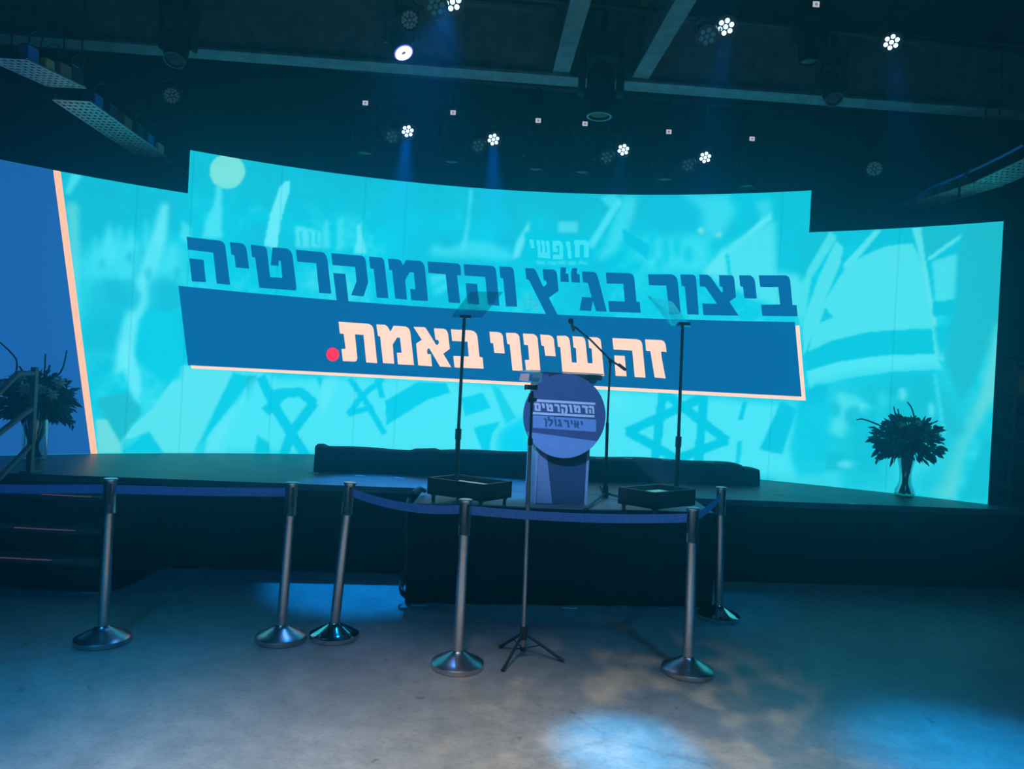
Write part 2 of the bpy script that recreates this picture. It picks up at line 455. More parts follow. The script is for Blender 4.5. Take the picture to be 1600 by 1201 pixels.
def fill(poly, col, op=1.0, s=1.0):
    P = np.array([uv(*p) for p in poly]); s_ = max(.6, s * .6); op = min(1, op * 1.2)
    pad = int(4 * s_) + 2
    i0 = max(0, int((P[:, 0].min() - U[0, 0]) / du) - pad); i1 = min(nu + 1, int((P[:, 0].max() - U[0, 0]) / du) + pad)
    j0 = max(0, int((P[:, 1].min() - ZS) / dv) - pad); j1 = min(nv + 1, int((P[:, 1].max() - ZS) / dv) + pad)
    if i1 <= i0 + 1 or j1 <= j0 + 1: return
    x = U[:, i0:i1]; y = V[j0:j1, :]; inside = np.zeros((j1 - j0, i1 - i0), bool)
    for k in range(len(P)):
        (x0, y0), (x1, y1) = P[k], P[(k + 1) % len(P)]
        if y0 == y1: continue
        c = ((y0 > y) != (y1 > y)); inside ^= c & (x < (x1 - x0) * (y - y0) / (y1 - y0) + x0)
    m = blur(inside.astype(float), s_)[..., None] * op
    IMG[j0:j1, i0:i1] = IMG[j0:j1, i0:i1] * (1 - m) + np.array(col, float) * m
def stroke(pts, w, col, op=1.0, s=1.0):
    for (x0, y0), (x1, y1) in zip(pts, pts[1:]):
        dx, dy = x1 - x0, y1 - y0; l = math.hypot(dx, dy); ex, ey = dx / l * w * .15, dy / l * w * .15; nx, ny = -dy / l * w / 2, dx / l * w / 2
        fill([(x0 - ex + nx, y0 - ey + ny), (x1 + ex + nx, y1 + ey + ny), (x1 + ex - nx, y1 + ey - ny), (x0 - ex - nx, y0 - ey - ny)], col, op, s)
def disc(cx, cy, rx, ry, col, op=1.0, s=1.0, n=28):
    fill([(cx + rx * math.cos(2 * math.pi * k / n), cy + ry * math.sin(2 * math.pi * k / n)) for k in range(n)], col, op, s)
# left wing
fill([(95, 268), (292, 300), (292, 345), (200, 350), (120, 420)], D_, .55, 9)
fill([(112, 270), (128, 274), (108, 305), (101, 302)], L_, .8, 2)
fill([(103, 315), (122, 317), (126, 420), (122, 520), (128, 600), (112, 480)], G_, .6, 3)
fill([(125, 395), (180, 375), (290, 380), (292, 470), (200, 480), (130, 500)], L_, .6, 9)
fill([(171, 345), (178, 368), (186, 402), (160, 420), (150, 410)], L_, .8, 3)
fill([(206, 353), (195, 385), (190, 400), (214, 390)], L_, .7, 3)
fill([(222, 380), (248, 335), (242, 430), (222, 470), (208, 430)], D_, .5, 5)
fill([(252, 318), (264, 316), (262, 365), (242, 430), (228, 480), (215, 520), (205, 570), (178, 590), (185, 520), (210, 450), (232, 380)], X_, .75, 3)
fill([(285, 345), (297, 352), (300, 385), (280, 372)], L_, .7, 2)
fill([(228, 445), (255, 430), (288, 445), (290, 470), (240, 492)], D_, .6, 4)
disc(250, 520, 28, 32, M_, .8, 5)
fill([(140, 440), (180, 432), (212, 470), (185, 500), (130, 500)], D_, .6, 6)
fill([(130, 540), (182, 470), (178, 560), (140, 620)], D_, .4, 7)
fill([(150, 622), (205, 612), (222, 645), (187, 692), (165, 660)], (30, 185, 208), .9, 2)
fill([(182, 530), (202, 535), (222, 590), (217, 632), (205, 615), (190, 570)], X_, .75, 2.5)
fill([(285, 570), (366, 580), (340, 630), (315, 680), (303, 707), (255, 707), (232, 674), (190, 690), (207, 665), (240, 636)], (82, 224, 242), .95, 1.2)
fill([(150, 655), (166, 654), (190, 696), (188, 707), (152, 707)], G_, .9, 1.2)
fill([(190, 707), (233, 674), (254, 707)], M_, .95, 1)
fill([(364, 582), (396, 590), (352, 645), (318, 690), (312, 694)], M_, .95, 1.2)
fill([(396, 600), (398, 608), (385, 690), (355, 707), (320, 707), (325, 680)], X_, .6, 2)
stroke([(396, 606), (387, 675)], 7, D_, .6, 1)
fill([(160, 440), (205, 436), (222, 460), (212, 486), (175, 478)], D_, .6, 3)
fill([(122, 500), (165, 492), (190, 510), (182, 545), (135, 548)], D_, .45, 4)
fill([(218, 500), (240, 482), (272, 486), (284, 520), (282, 590), (250, 600), (222, 560)], M_, .75, 3)
fill([(245, 450), (262, 438), (282, 452), (280, 480), (255, 486)], D_, .6, 2.5)
fill([(385, 588), (400, 586), (396, 672), (386, 674)], D_, .8, 1)
fill([(352, 707), (362, 690), (386, 676), (414, 694), (414, 707)], M_, .8, 1.5)
for x, y, w, h in ((148, 390, 5, 22), (186, 372, 6, 20), (228, 366, 5, 24), (240, 400, 6, 26), (270, 402, 7, 22)): disc(x, y, w, h, L_, .55, 3)
for x, y, w, h in ((160, 412, 5, 9), (203, 402, 5, 10), (232, 428, 6, 12), (276, 428, 5, 12)): disc(x, y, w, h, D_, .5, 2.5)
# top middle
fill([(297, 236), (1000, 300), (1000, 335), (560, 340), (300, 320)], D_, .45, 9)
disc(355, 267.5, 28, 27.5, (112, 224, 224), 1, .8)
fill([(338, 288), (347, 292), (347, 372), (316, 372), (322, 340), (334, 320)], L_, .85, 2)
fill([(446, 283), (454, 282), (452, 300), (440, 340), (433, 388), (412, 384), (422, 335), (437, 292)], X_, .95, 1)
stroke([(453, 305), (461, 350)], 2, D_, .5, .8)
fill([(461, 352), (480, 356), (502, 362), (500, 388), (462, 386)], X_, .6, 2)
for x in (470, 484, 494): stroke([(x, 362), (x + 1, 384)], 4, M_, .6, 1)
fill([(506, 345), (513, 344), (517, 388), (503, 388)], L_, .7, 2)
fill([(528, 345), (536, 338), (538, 390), (524, 392)], L_, .6, 2)
fill([(559, 352), (562, 348), (572, 396), (554, 396)], X_, .7, 1.5)
fill([(733, 295), (738, 295), (734, 350), (727, 392), (719, 392), (730, 340)], L_, .7, 2)
fill([(670, 398), (676, 380), (700, 388), (730, 375), (770, 380), (800, 395), (800, 408), (680, 400)], L_, .55, 4)
fill([(828, 342), (826, 365), (812, 400), (800, 405), (806, 380)], X_, .7, 2)
fill([(640, 330), (720, 335), (720, 370), (640, 372)], M_, .5, 8)
fill([(820, 362), (926, 372), (924, 420), (820, 412)], (8, 196, 228), .9, 2)
fill([(872, 345), (903, 347), (903, 364), (872, 362)], X_, .5, 2)
for x in (838, 856, 872, 888, 904): stroke([(x, 410), (x + 12, 411)], 5, L_, .6, 1.2)
stroke([(923, 384), (968, 312)], 11, L_, .85, 2)
stroke([(938, 388), (978, 318)], 6, M_, .9, 2)
fill([(936, 308), (962, 303), (965, 315), (952, 325)], L_, .6, 2)
fill([(975, 305), (995, 305), (992, 335), (975, 372), (960, 395), (930, 410), (945, 385)], L_, .6, 4)
fill([(1005, 303), (1075, 303), (1098, 335), (1085, 362), (1040, 370), (1008, 350)], (18, 188, 222), .9, 4)
fill([(1068, 304), (1136, 303), (1150, 330), (1125, 375), (1098, 360), (1096, 325)], L_, .6, 5)
fill([(985, 375), (1110, 365), (1110, 425), (1020, 425)], L_, .6, 7)
fill([(973, 357), (1016, 383), (1012, 406), (974, 377)], (8, 192, 226), .95, 1.2)
fill([(945, 410), (973, 393), (976, 406), (948, 424)], (8, 196, 228), .95, 1.5)
for x, y, w, h in ((1018, 385, 6, 20), (1040, 392, 7, 22), (1058, 385, 7, 18), (1075, 398, 8, 14), (1030, 412, 6, 10)): disc(x, y, w, h, M_, .6, 2.5)
disc(1095, 360, 5, 5, G_, .8, 1.2); disc(1123, 367, 5, 4, G_, .8, 1.2)
fill([(1205, 330), (1207, 342), (1150, 388), (1112, 428), (1098, 430), (1148, 380)], X_, .8, 2)
fill([(1132, 385), (1205, 345), (1262, 345), (1262, 500), (1120, 440), (1098, 425), (1130, 390)], (76, 222, 242), .75, 3)
fill([(1100, 425), (1130, 385), (1138, 430)], (90, 226, 244), .6, 2)
fill([(1210, 301), (1266, 299), (1265, 430), (1214, 425)], (14, 192, 222), .85, 4)
stroke([(1136, 398), (1140, 430)], 5, M_, .8, 1.2)
fill([(1180, 315), (1205, 310), (1206, 340), (1190, 345)], L_, .5, 3)
# under the headline
fill([(670, 430), (700, 425), (705, 450), (680, 462)], (50, 215, 243), .8, 3); stroke([(675, 450), (695, 440)], 6, M_, .6, 2)
fill([(960, 470), (985, 455), (985, 470), (960, 490)], M_, .7, 2)
fill([(1008, 455), (1060, 455), (1060, 470), (1008, 470)], M_, .5, 4)
fill([(1155, 487), (1190, 480), (1190, 497), (1155, 500)], M_, .8, 2)
fill([(1098, 480), (1120, 455), (1135, 480)], M_, .7, 2)
# right wing
fill([(1245, 363), (1300, 360), (1270, 420), (1250, 440)], (18, 188, 216), .9, 3)
fill([(1297, 361), (1308, 372), (1268, 435), (1250, 520), (1247, 470), (1262, 420)], (70, 218, 236), .95, 1.2)
fill([(1306, 376), (1318, 386), (1313, 412), (1285, 480), (1262, 540), (1256, 560), (1254, 505), (1280, 430)], (74, 220, 238), 1, 1)
fill([(1325, 412), (1375, 386), (1425, 378), (1448, 420), (1456, 512), (1400, 515), (1350, 520), (1300, 534), (1262, 556), (1275, 490)], (72, 220, 238), 1, 1)
fill([(1325, 411), (1345, 385), (1368, 361), (1427, 357), (1430, 379), (1390, 382), (1350, 398)], (14, 192, 222), 1, 1)
fill([(1318, 412), (1366, 360), (1378, 359), (1340, 405), (1318, 420)], (80, 222, 240), .9, 1)
fill([(1425, 357), (1440, 356), (1446, 405), (1463, 500), (1477, 565), (1461, 560), (1450, 470), (1440, 410)], (84, 222, 236), 1, .8)
fill([(1440, 357), (1500, 352), (1500, 372), (1455, 402), (1447, 400)], (26, 186, 210), .9, 2)
stroke([(1451, 405), (1478, 385), (1503, 368)], 6, (80, 222, 240), .9, 1)
fill([(1456, 408), (1498, 395), (1492, 470), (1462, 475)], (66, 218, 238), .9, 1.5)
fill([(1457, 472), (1490, 468), (1488, 493), (1458, 494)], (12, 190, 218), .95, 1)
fill([(1460, 510), (1490, 505), (1482, 530), (1470, 560), (1462, 530)], (14, 192, 220), .8, 2)
fill([(1502, 352), (1572, 344), (1562, 500), (1535, 570), (1500, 640), (1476, 565), (1492, 470)], (28, 184, 208), .9, 3)
fill([(1256, 552), (1300, 532), (1362, 518), (1456, 514), (1460, 552), (1380, 554), (1310, 564), (1260, 580)], (12, 194, 222), 1, .8)
fill([(1260, 580), (1310, 565), (1380, 555), (1462, 553), (1473, 578), (1400, 580), (1330, 590), (1264, 608)], (74, 224, 244), 1, 1)
fill([(1289, 481), (1303, 495), (1281, 504)], (16, 192, 220), 1, .8)
fill([(1558, 505), (1563, 500), (1556, 620), (1510, 700), (1492, 780), (1452, 774), (1480, 700), (1528, 620)], (84, 214, 226), .9, 4)
fill([(1264, 606), (1330, 590), (1470, 580), (1520, 640), (1470, 770), (1200, 755), (1245, 640)], (24, 196, 224), .7, 8)
fill([(1247, 645), (1252, 620), (1275, 600), (1295, 600), (1290, 700), (1245, 690)], (14, 190, 222), .9, 2)
fill([(1295, 600), (1320, 600), (1330, 610), (1310, 640), (1285, 690)], (30, 200, 226), .8, 3)
fill([(1310, 612), (1360, 625), (1330, 690), (1290, 672)], (70, 218, 238), .8, 3)
disc(1365, 615, 22, 20, (22, 190, 216), .7, 3); disc(1415, 640, 26, 34, (26, 190, 214), .8, 4); disc(1350, 690, 32, 40, (22, 194, 220), .8, 4); disc(1390, 622, 18, 14, L_, .5, 3)
fill([(1380, 590), (1460, 582), (1465, 690), (1425, 690), (1385, 640)], (20, 190, 216), .7, 5)
fill([(1395, 680), (1460, 670), (1470, 720), (1400, 770)], L_, .5, 7)
fill([(1465, 600), (1500, 650), (1510, 680), (1480, 680), (1470, 660)], (30, 186, 208), .6, 4)
stroke([(1461, 585), (1475, 680)], 4, L_, .7, 1.5)
fill([(1200, 725), (1310, 730), (1320, 765), (1210, 752)], L_, .5, 5)
for x, y, w, h in ((1305, 640, 9, 12), (1335, 650, 16, 16), (1440, 610, 14, 24), (1395, 608, 9, 12), (1425, 690, 20, 30), (1300, 720, 26, 14), (1280, 700, 10, 16)): disc(x, y, w, h, (20, 186, 214), .7, 2.5)
for x, y, w, h in ((1352, 640, 9, 9), (1410, 615, 7, 10), (1380, 668, 10, 8), (1325, 725, 18, 6), (1455, 640, 5, 12), (1270, 725, 20, 5)): disc(x, y, w, h, X_, .6, 2)
fill([(1338, 650), (1352, 634), (1370, 640), (1378, 700), (1370, 740), (1330, 735)], (18, 190, 218), .6, 3)
fill([(1545, 660), (1550, 700), (1543, 785), (1500, 780)], (20, 190, 218), .8, 3)
# bottom middle: pale cloth of the flags, with star pieces on it
fill([(396, 592), (610, 588), (1240, 630), (1245, 745), (1180, 742), (800, 720), (400, 708), (340, 707)], (70, 224, 248), .85, 5)
for pts in (((408, 590), (432, 640), (452, 672), (478, 712)), ((428, 616), (470, 612), (490, 630), (455, 676), (443, 712)), ((416, 642), (446, 612))): stroke(pts, 15, (10, 198, 232), .9, 1)
fill([(402, 680), (420, 692), (422, 707), (398, 707)], M_, .9, 1.5)
for pts in (((547, 592), (572, 628), (600, 676)), ((598, 592), (566, 618), (545, 646), (582, 636)), ((590, 592), (597, 620))): stroke(pts, 9, (10, 200, 234), .95, .9)
fill([(494, 588), (505, 590), (500, 606)], M_, .9, 1)
fill([(602, 626), (652, 597), (697, 598), (704, 613), (668, 624), (604, 664)], (10, 200, 234), .95, 1)
fill([(720, 622), (754, 613), (767, 637), (727, 650)], (14, 204, 238), .95, 1)
fill([(740, 668), (782, 658), (768, 680), (764, 712), (756, 710)], (10, 204, 238), .95, 1.2)
fill([(768, 602), (780, 606), (806, 652), (790, 662)], (24, 206, 236), .9, 1.2)
fill([(782, 672), (820, 650), (830, 715), (775, 712)], (10, 206, 244), .8, 5)
fill([(505, 590), (530, 590), (505, 650), (498, 640)], X_, .5, 3)
SD = (8, 196, 230)
for pts in (((981, 674), (1100, 620), (1090, 735), (981, 674)), ((1135, 688), (1036, 612), (1022, 730), (1135, 688))): stroke(pts, 14, SD, .95, .8)
stroke([(1164, 628), (1157, 655)], 7, SD, .9, 1); stroke([(1156, 690), (1152, 725)], 7, SD, .7, 1)
fill([(1220, 627), (1233, 632), (1245, 640), (1222, 710), (1187, 702)], (12, 194, 228), .95, 1.2)
fill([(1250, 634), (1300, 628), (1290, 740), (1245, 742), (1232, 700)], (16, 200, 230), .7, 4)
fill([(900, 595), (975, 612), (990, 640), (905, 640)], X_, .3, 5)
# joints between the screen cabinets
for x, y in ((215, 292), (294.5, 420), (571, 290), (635, 300), (420, 695), (1213, 500), (1385, 720)):
    a = uv(x, y)[0]; i = int(round((a - U[0, 0]) / du))
    lo_ = 0; hi_ = nv + 1 if AM0 * SR < a < AM1 * SR else 211
    IMG[lo_:hi_, i] *= .93
for k in range(6):
    j = int((k + 1) * .5 / dv)
    if j < nv: IMG[j] *= .985
IMG = np.clip(IMG, 0, 255) / 255
LIN = np.where(IMG <= .04045, IMG / 12.92, ((IMG + .055) / 1.055) ** 2.4)
vm = np.ones((nv, nu), bool)
ac = (ang[:-1] + ang[1:]) / 2
vm[210:, :] = ((ac > AM0) & (ac < AM1))[None, :]
co = np.stack(np.broadcast_arrays(SCX + SR * np.sin(ang)[None, :], SCY + SR * np.cos(ang)[None, :], V), -1).reshape(-1, 3)
co = co - np.array(ORG[scr.name])
jj, ii = np.nonzero(vm)
q0 = jj * (nu + 1) + ii
faces = np.stack([q0, q0 + 1, q0 + nu + 2, q0 + nu + 1], 1)
used = np.unique(faces); remap = -np.ones(len(co), int); remap[used] = np.arange(len(used))
faces = remap[faces]
me = bpy.data.meshes.new('picture')
me.vertices.add(len(used)); me.vertices.foreach_set('co', co[used].ravel())
me.loops.add(faces.size); me.loops.foreach_set('vertex_index', faces.ravel())
me.polygons.add(len(faces)); me.polygons.foreach_set('loop_start', np.arange(0, faces.size, 4))
me.update(calc_edges=True)
ca = me.color_attributes.new('picture', 'FLOAT_COLOR', 'POINT')
cc = np.concatenate([LIN.reshape(-1, 3)[used], np.ones((len(used), 1))], 1)
ca.data.foreach_set('color', cc.astype(np.float32).ravel())
me.polygons.foreach_set('use_smooth', [True] * len(faces))
pm = bpy.data.materials.new('screen_picture'); pm.use_nodes = True
nt = pm.node_tree; nt.nodes.clear()
o_ = nt.nodes.new('ShaderNodeOutputMaterial'); e_ = nt.nodes.new('ShaderNodeEmission'); at_ = nt.nodes.new('ShaderNodeAttribute'); at_.attribute_name = 'picture'
e_.inputs['Strength'].default_value = SCREEN_GAIN
nt.links.new(at_.outputs['Color'], e_.inputs['Color']); nt.links.new(e_.outputs[0], o_.inputs['Surface'])
me.materials.append(pm)
pic = bpy.data.objects.new('picture', me); C.objects.link(pic); pic.parent = scr; ORG['picture'] = ORG[scr.name]
# cabinets behind the picture
bm = B()
def shell(a0, a1, z0, z1, n):
    rows = []
    for i in range(n + 1):
        a = a0 + (a1 - a0) * i / n
        rows.append([bm.verts.new(screen_pt(a, z, off)) for z, off in ((z0, -.012), (z1, -.012), (z1, -.10), (z0, -.10))])
    for r, s in zip(rows, rows[1:]):
        for k in range(4): bm.faces.new((r[k], r[(k + 1) % 4], s[(k + 1) % 4], s[k]))
    bm.faces.new(rows[0]); bm.faces.new(list(reversed(rows[-1])))
shell(A0, AM0, ZS + .001, ZSIDE, 16); shell(AM0, AM1, ZS + .001, ZMID, 60); shell(AM1, A1, ZS + .001, ZSIDE, 16)
obj('cabinet', bm, BPLAST, scr)

def screen_polys(name, polys, m, off, parent, px=True, label=None):
    bm = B()
    for poly in polys:
        P = [Vector((*uv(*p), 0)) if px else Vector((*p, 0)) for p in poly]
        vs = [bm.verts.new(screen_pt(p.x / SR, p.y, off)) for p in P]
        for tri in geometry.tessellate_polygon([P]):
            try: bm.faces.new([vs[i] for i in tri])
            except ValueError: pass
    # face the hall
    bm.normal_update()
    for f in bm.faces:
        c = f.calc_center_median()
        if f.normal.dot(Vector((SCX - c.x, SCY - c.y, 0))) < 0: f.normal_flip()
    return obj(name, bm, m, parent, label, smooth=False, fix=False)
def screen_quad(name, a0, a1, b0, b1, m, off, parent, n=60, nv_=4):
    """quad with corners a0 a1 (top left, right) b0 b1 (bottom) given as (angle*R, height)"""
    bm = B(); rows = []
    for j in range(nv_ + 1):
        t = j / nv_; row = []
        for i in range(n + 1):
            s = i / n
            u = (a0[0] + (a1[0] - a0[0]) * s) * (1 - t) + (b0[0] + (b1[0] - b0[0]) * s) * t
            v = (a0[1] + (a1[1] - a0[1]) * s) * (1 - t) + (b0[1] + (b1[1] - b0[1]) * s) * t
            row.append(bm.verts.new(screen_pt(u / SR, v, off)))
        rows.append(row)
    for r, s in zip(rows, rows[1:]):
        for i in range(n): bm.faces.new((r[i], s[i], s[i + 1], r[i + 1]))
    return obj(name, bm, m, parent, fix=False)
G = SCREEN_GAIN
NAVY = emit('screen_navy', srgb(8, 92, 154), G)
PANEL = emit('screen_panel_blue', srgb(26, 92, 168), G)
CREAM = emit('screen_cream', srgb(255, 216, 196), G)
PEACH = emit('screen_peach', srgb(255, 196, 166), G)
RED = emit('screen_red', srgb(252, 6, 56), G)
CY1 = emit('screen_pale_cyan', srgb(58, 220, 246), G)
CY2 = emit('screen_deep_cyan', srgb(60, 180, 205), G)
# navy panel and peach stripe at the left end
s0, s1 = uv(83, 265.7), uv(94.5, 267.5); s2, s3 = uv(141.7, 708), uv(152, 708)
def ext_line(p, q, z): return (p[0] + (q[0] - p[0]) * (z - p[1]) / (q[1] - p[1]), z)
ZT = ZSIDE - .002; ZBm = ZS + .002
sl_t, sl_b = ext_line(s0, s2, ZT), ext_line(s0, s2, ZBm); sr_t, sr_b = ext_line(s1, s3, ZT), ext_line(s1, s3, ZBm)
screen_quad('side_panel_image', (A0 * SR + .005, ZT), sl_t, (A0 * SR + .005, ZBm), sl_b, PANEL, .003, scr, 30)
screen_quad('side_stripe', sl_t, sr_t, sl_b, sr_b, PEACH, .004, scr, 4)
# banner with cream edges
tl, tr_, bl, br = uv(278.7, 446.3), uv(1242, 503), uv(293.7, 570.5), uv(1252.5, 619.5)
screen_quad('banner', tl, tr_, bl, br, NAVY, .003, scr, 80)
screen_quad('banner_edge', uv(298, 570.6), br, uv(299.5, 575.3), uv(1259, 625.6), CREAM, .004, scr, 80, 1)
screen_quad('banner_edge', uv(1242.8, 508.6), uv(1249, 508.6), br, uv(1259, 625.6), CREAM, .004, scr, 4, 4)
# ---- lettering, traced letter by letter (crop offset, scale, outline)
def tr(off, pts, k=.1): return [(off[0] + x * k, off[1] + y * k) for x, y in pts]
H1, H2, H3, H4, H5, H6, H7 = (280, 360), (390, 370), (500, 380), (650, 390), (800, 400), (930, 400), (1080, 400)
K7 = .1125
HEAD = {
 'he': [tr(H1, [(115,100),(600,157),(650,164),(690,188),(712,222),(720,255),(795,850),(585,830),(530,348),(135,300)]), tr(H1, [(155,435),(378,460),(418,810),(198,795)])],
 'yod': [tr(H1, [(790,185),(965,200),(1005,215),(1035,250),(1052,295),(1092,598),(885,578),(860,388),(815,378)])],
 'tet': [tr(H2, [(15,122),(225,148),(255,168),(272,215),(320,630),(512,640),(485,385),(470,362),(455,385),(448,458),(328,440),(358,165),(575,182),(620,200),(650,240),(668,285),(728,760),(728,815),(710,838),(150,795),(85,322),(38,315)])],
 'resh': [tr(H2, [(722,202),(1130,240),(1165,255),(1195,295),(1217,360),(1275,888),(1085,875),(1040,412),(742,388)])],
 'qof': [tr(H3, [(175,155),(640,195),(680,210),(702,240),(715,285),(752,615),(680,832),(485,812),(570,600),(548,370),(195,340)]), tr(H3, [(205,465),(395,480),(447,930),(262,915)])],
 'vav': [tr(H3, [(765,208),(940,222),(975,235),(998,270),(1008,320),(1070,860),(888,848),(838,402),(785,395)])],
 'mem': [[(606,403.8),(622.5,405.2),(626.5,407.5),(630,415),(634,406.2),(656,407.5),(661,410.5),(663.8,418),(668.8,470.5),(642.5,468.8),(640.8,451.2),(649,452),(646.5,425.5),(640.5,425),(633,437.5),(636,468.2),(617.5,466.5),(612.5,422.5),(608,421.5)]],
 'dalet': [tr(H4, [(180,185),(640,216),(675,232),(693,265),(700,310),(702,402),(642,400),(690,838),(510,825),(462,385),(195,365)])],
 'he2': [tr(H4, [(742,228),(1190,254),(1225,270),(1245,305),(1255,360),(1305,878),(1125,862),(1080,428),(760,405)]), tr(H4, [(775,522),(955,538),(990,858),(805,845)])],
 'vav2': [tr(H4, [(1302,262),(1475,272),(1508,285),(1525,320),(1533,370),(1582,892),(1405,885),(1360,450),(1318,440)])],
 'tsadif': [tr(H5, [(205,188),(340,192),(375,235),(485,475),(515,470),(543,430),(530,385),(495,380),(480,205),(650,212),(685,232),(703,275),(728,545),(575,650),(722,940),(540,925),(265,375),(222,362)])],
 'quote': [tr(H5, [(762,178),(848,180),(838,272),(880,278),(888,410),(760,402),(752,270)]), tr(H5, [(938,188),(1020,190),(1012,280),(1055,285),(1060,418),(930,410),(920,280)])],
 'gimel': [tr(H5, [(1092,240),(1280,248),(1318,275),(1345,340),(1480,868),(1315,862),(1265,705),(1235,860),(1055,848),(1095,640),(1245,648),(1185,420),(1110,412)])],
 'bet': [tr(H6, [(165,258),(540,268),(585,290),(605,330),(613,370),(645,712),(695,715),(712,888),(220,870),(203,700),(462,712),(440,435),(180,430)])],
 'resh2': [tr(H6, [(825,285),(1190,285),(1240,303),(1275,345),(1292,410),(1338,908),(1158,908),(1110,462),(842,455)])],
 'vav3': [[(1063,429),(1083,429),(1086.5,431.5),(1087.9,437),(1092,491.7),(1074,491.2),(1070,447.5),(1065,446.8)]],
 'tsadi': [tr(H7, [(110,258),(230,260),(270,290),(420,505),(440,495),(432,428),(395,425),(385,265),(570,268),(590,290),(600,330),(622,570),(530,632),(660,828),(170,820),(153,660),(358,662),(195,428),(122,420)], K7)],
 'yod2': [tr(H7, [(665,268),(820,268),(858,292),(880,330),(888,370),(913,590),(738,585),(718,428),(682,422)], K7)],
 'bet2': [tr(H7, [(938,268),(1320,268),(1352,288),(1370,320),(1377,360),(1408,680),(1465,682),(1478,838),(988,832),(970,678),(1235,672),(1210,432),(958,430)], K7)],
}
S1, S2, S3, S4 = (500, 490), (640, 490), (760, 490), (890, 490)
SLOG = {
 'tav': [tr(S1, [(290,125),(755,158),(800,178),(825,210),(838,250),(893,772),(722,760),(680,330),(545,322),(582,690),(572,732),(540,748),(358,738),(335,550),(400,548),(370,315),(310,308)])],
 'mem': [tr(S1, [(880,168),(1010,172),(1055,200),(1100,280),(1150,188),(1335,200),(1375,220),(1400,255),(1412,300),(1468,802),(1218,790),(1200,610),(1275,608),(1250,375),(1205,370),(1135,480),(1158,780),(985,770),(940,358),(905,345)])],
 'alef': [tr(S2, [(60,205),(238,212),(275,260),(415,488),(440,485),(460,455),(445,408),(405,405),(380,228),(530,235),(575,255),(600,310),(628,550),(525,622),(650,835),(475,825),(310,545),(285,540),(272,580),(280,632),(330,632),(350,820),(135,805),(102,465),(190,408)])],
 'bet': [tr(S2, [(645,245),(960,260),(1015,280),(1045,315),(1060,360),(1090,672),(1140,685),(1155,858),(703,838),(682,660),(925,668),(905,435),(665,425)])],
 'yod': [tr(S3, [(48,280),(185,288),(230,305),(255,345),(285,620),(125,610),(105,460),(65,455)])],
 'vav': [tr(S3, [(305,300),(450,302),(495,322),(515,355),(568,895),(408,885),(365,480),(325,470)])],
 'nun': [tr(S3, [(570,310),(735,318),(780,345),(800,385),(845,915),(622,895),(602,722),(670,720),(650,490),(590,485)])],
 'yod2': [tr(S3, [(840,325),(980,335),(1025,355),(1052,395),(1083,665),(920,655),(900,505),(860,495)])],
 'shin': [[(870,524.5),(884,524.5),(888.2,527),(890.2,532),(893.5,566),(901.2,566.5),(900,544),(896.2,542.5),(894.5,525),(910,526.2),(913.5,529),(914.8,534),(918.2,567.2),(926,567.5),(924.5,544.5),(920.5,543.5),(918.8,526.5),(933,527),(937.5,529.5),(939,534),(944,587.2),(879,583.8),(875.5,542.2),(872,541.5)]],
 'he': [tr(S4, [(668,380),(1055,400),(1105,418),(1130,455),(1138,500),(1185,998),(1018,988),(980,575),(688,560)]), tr(S4, [(698,652),(860,660),(890,978),(720,970)])],
 'zayin': [tr(S4, [(1180,402),(1430,412),(1475,432),(1498,475),(1515,598),(1430,590),(1440,700),(1500,1010),(1330,995),(1262,582),(1195,578)])],
}
screen_polys('headline_lettering', [p for k in HEAD.values() for p in k], NAVY, .009, scr)
screen_polys('slogan_lettering', [p for k in SLOG.values() for p in k], CREAM, .009, scr)
screen_polys('slogan_dot', [[(519.8 + 10 * math.cos(a * math.pi / 16), 553.5 + 10.6 * math.sin(a * math.pi / 16)) for a in range(32)]], RED, .009, scr)
# pale lettering of the placard inside the crowd picture
def place_letters(src, x0, x1, y0, y1, shear=0.0):
    xs = [p[0] for q in src for p in q]; ys = [p[1] for q in src for p in q]
    a, b, c, d = min(xs), max(xs), min(ys), max(ys)
    return [[(x0 + (p[0] - a) / (b - a) * (x1 - x0) + shear * (p[1] - c) / (d - c), y0 + (p[1] - c) / (d - c) * (y1 - y0)) for p in q] for q in src]
HET = [[(0, 0), (.75, 0), (.95, .08), (1, .25), (1, 1), (.68, 1), (.68, .28), (.38, .28), (.38, 1), (.06, 1), (.06, .28), (0, .28)]]
PE = [[(0, 0), (.7, 0), (.92, .1), (1, .3), (1, 1), (.05, 1), (.05, .75), (.66, .75), (.66, .27), (.36, .27), (.36, .40), (.5, .40), (.5, .6), (.05, .6)]]
ps = []
for src, x0, x1, y0, y1 in ((SLOG['yod'], 827, 835, 374, 388), (SLOG['shin'], 838, 860, 375, 404), (PE, 863, 880, 376, 405), (SLOG['vav'], 884, 893, 377, 404), (HET, 897, 920, 375, 402)):
    ps += place_letters(src, x0, x1, y0, y1)
screen_polys('placard_lettering', ps, CY1, .006, scr)
SS = [[(.9, .12), (.55, 0), (.2, .08), (.08, .28), (.3, .48), (.7, .62), (.72, .8), (.5, .9), (.1, .84), (.08, .96), (.5, 1.02), (.88, .9), (.95, .68), (.75, .5), (.35, .36), (.3, .18), (.55, .1), (.86, .22)]]
TT = [[(.35, -.45), (.6, -.55), (.6, -.02), (.95, -.02), (.95, .12), (.6, .12), (.6, .85), (.9, .88), (.85, 1), (.55, 1), (.35, .88), (.35, .12), (.05, .12), (.05, -.02), (.35, -.02)]]
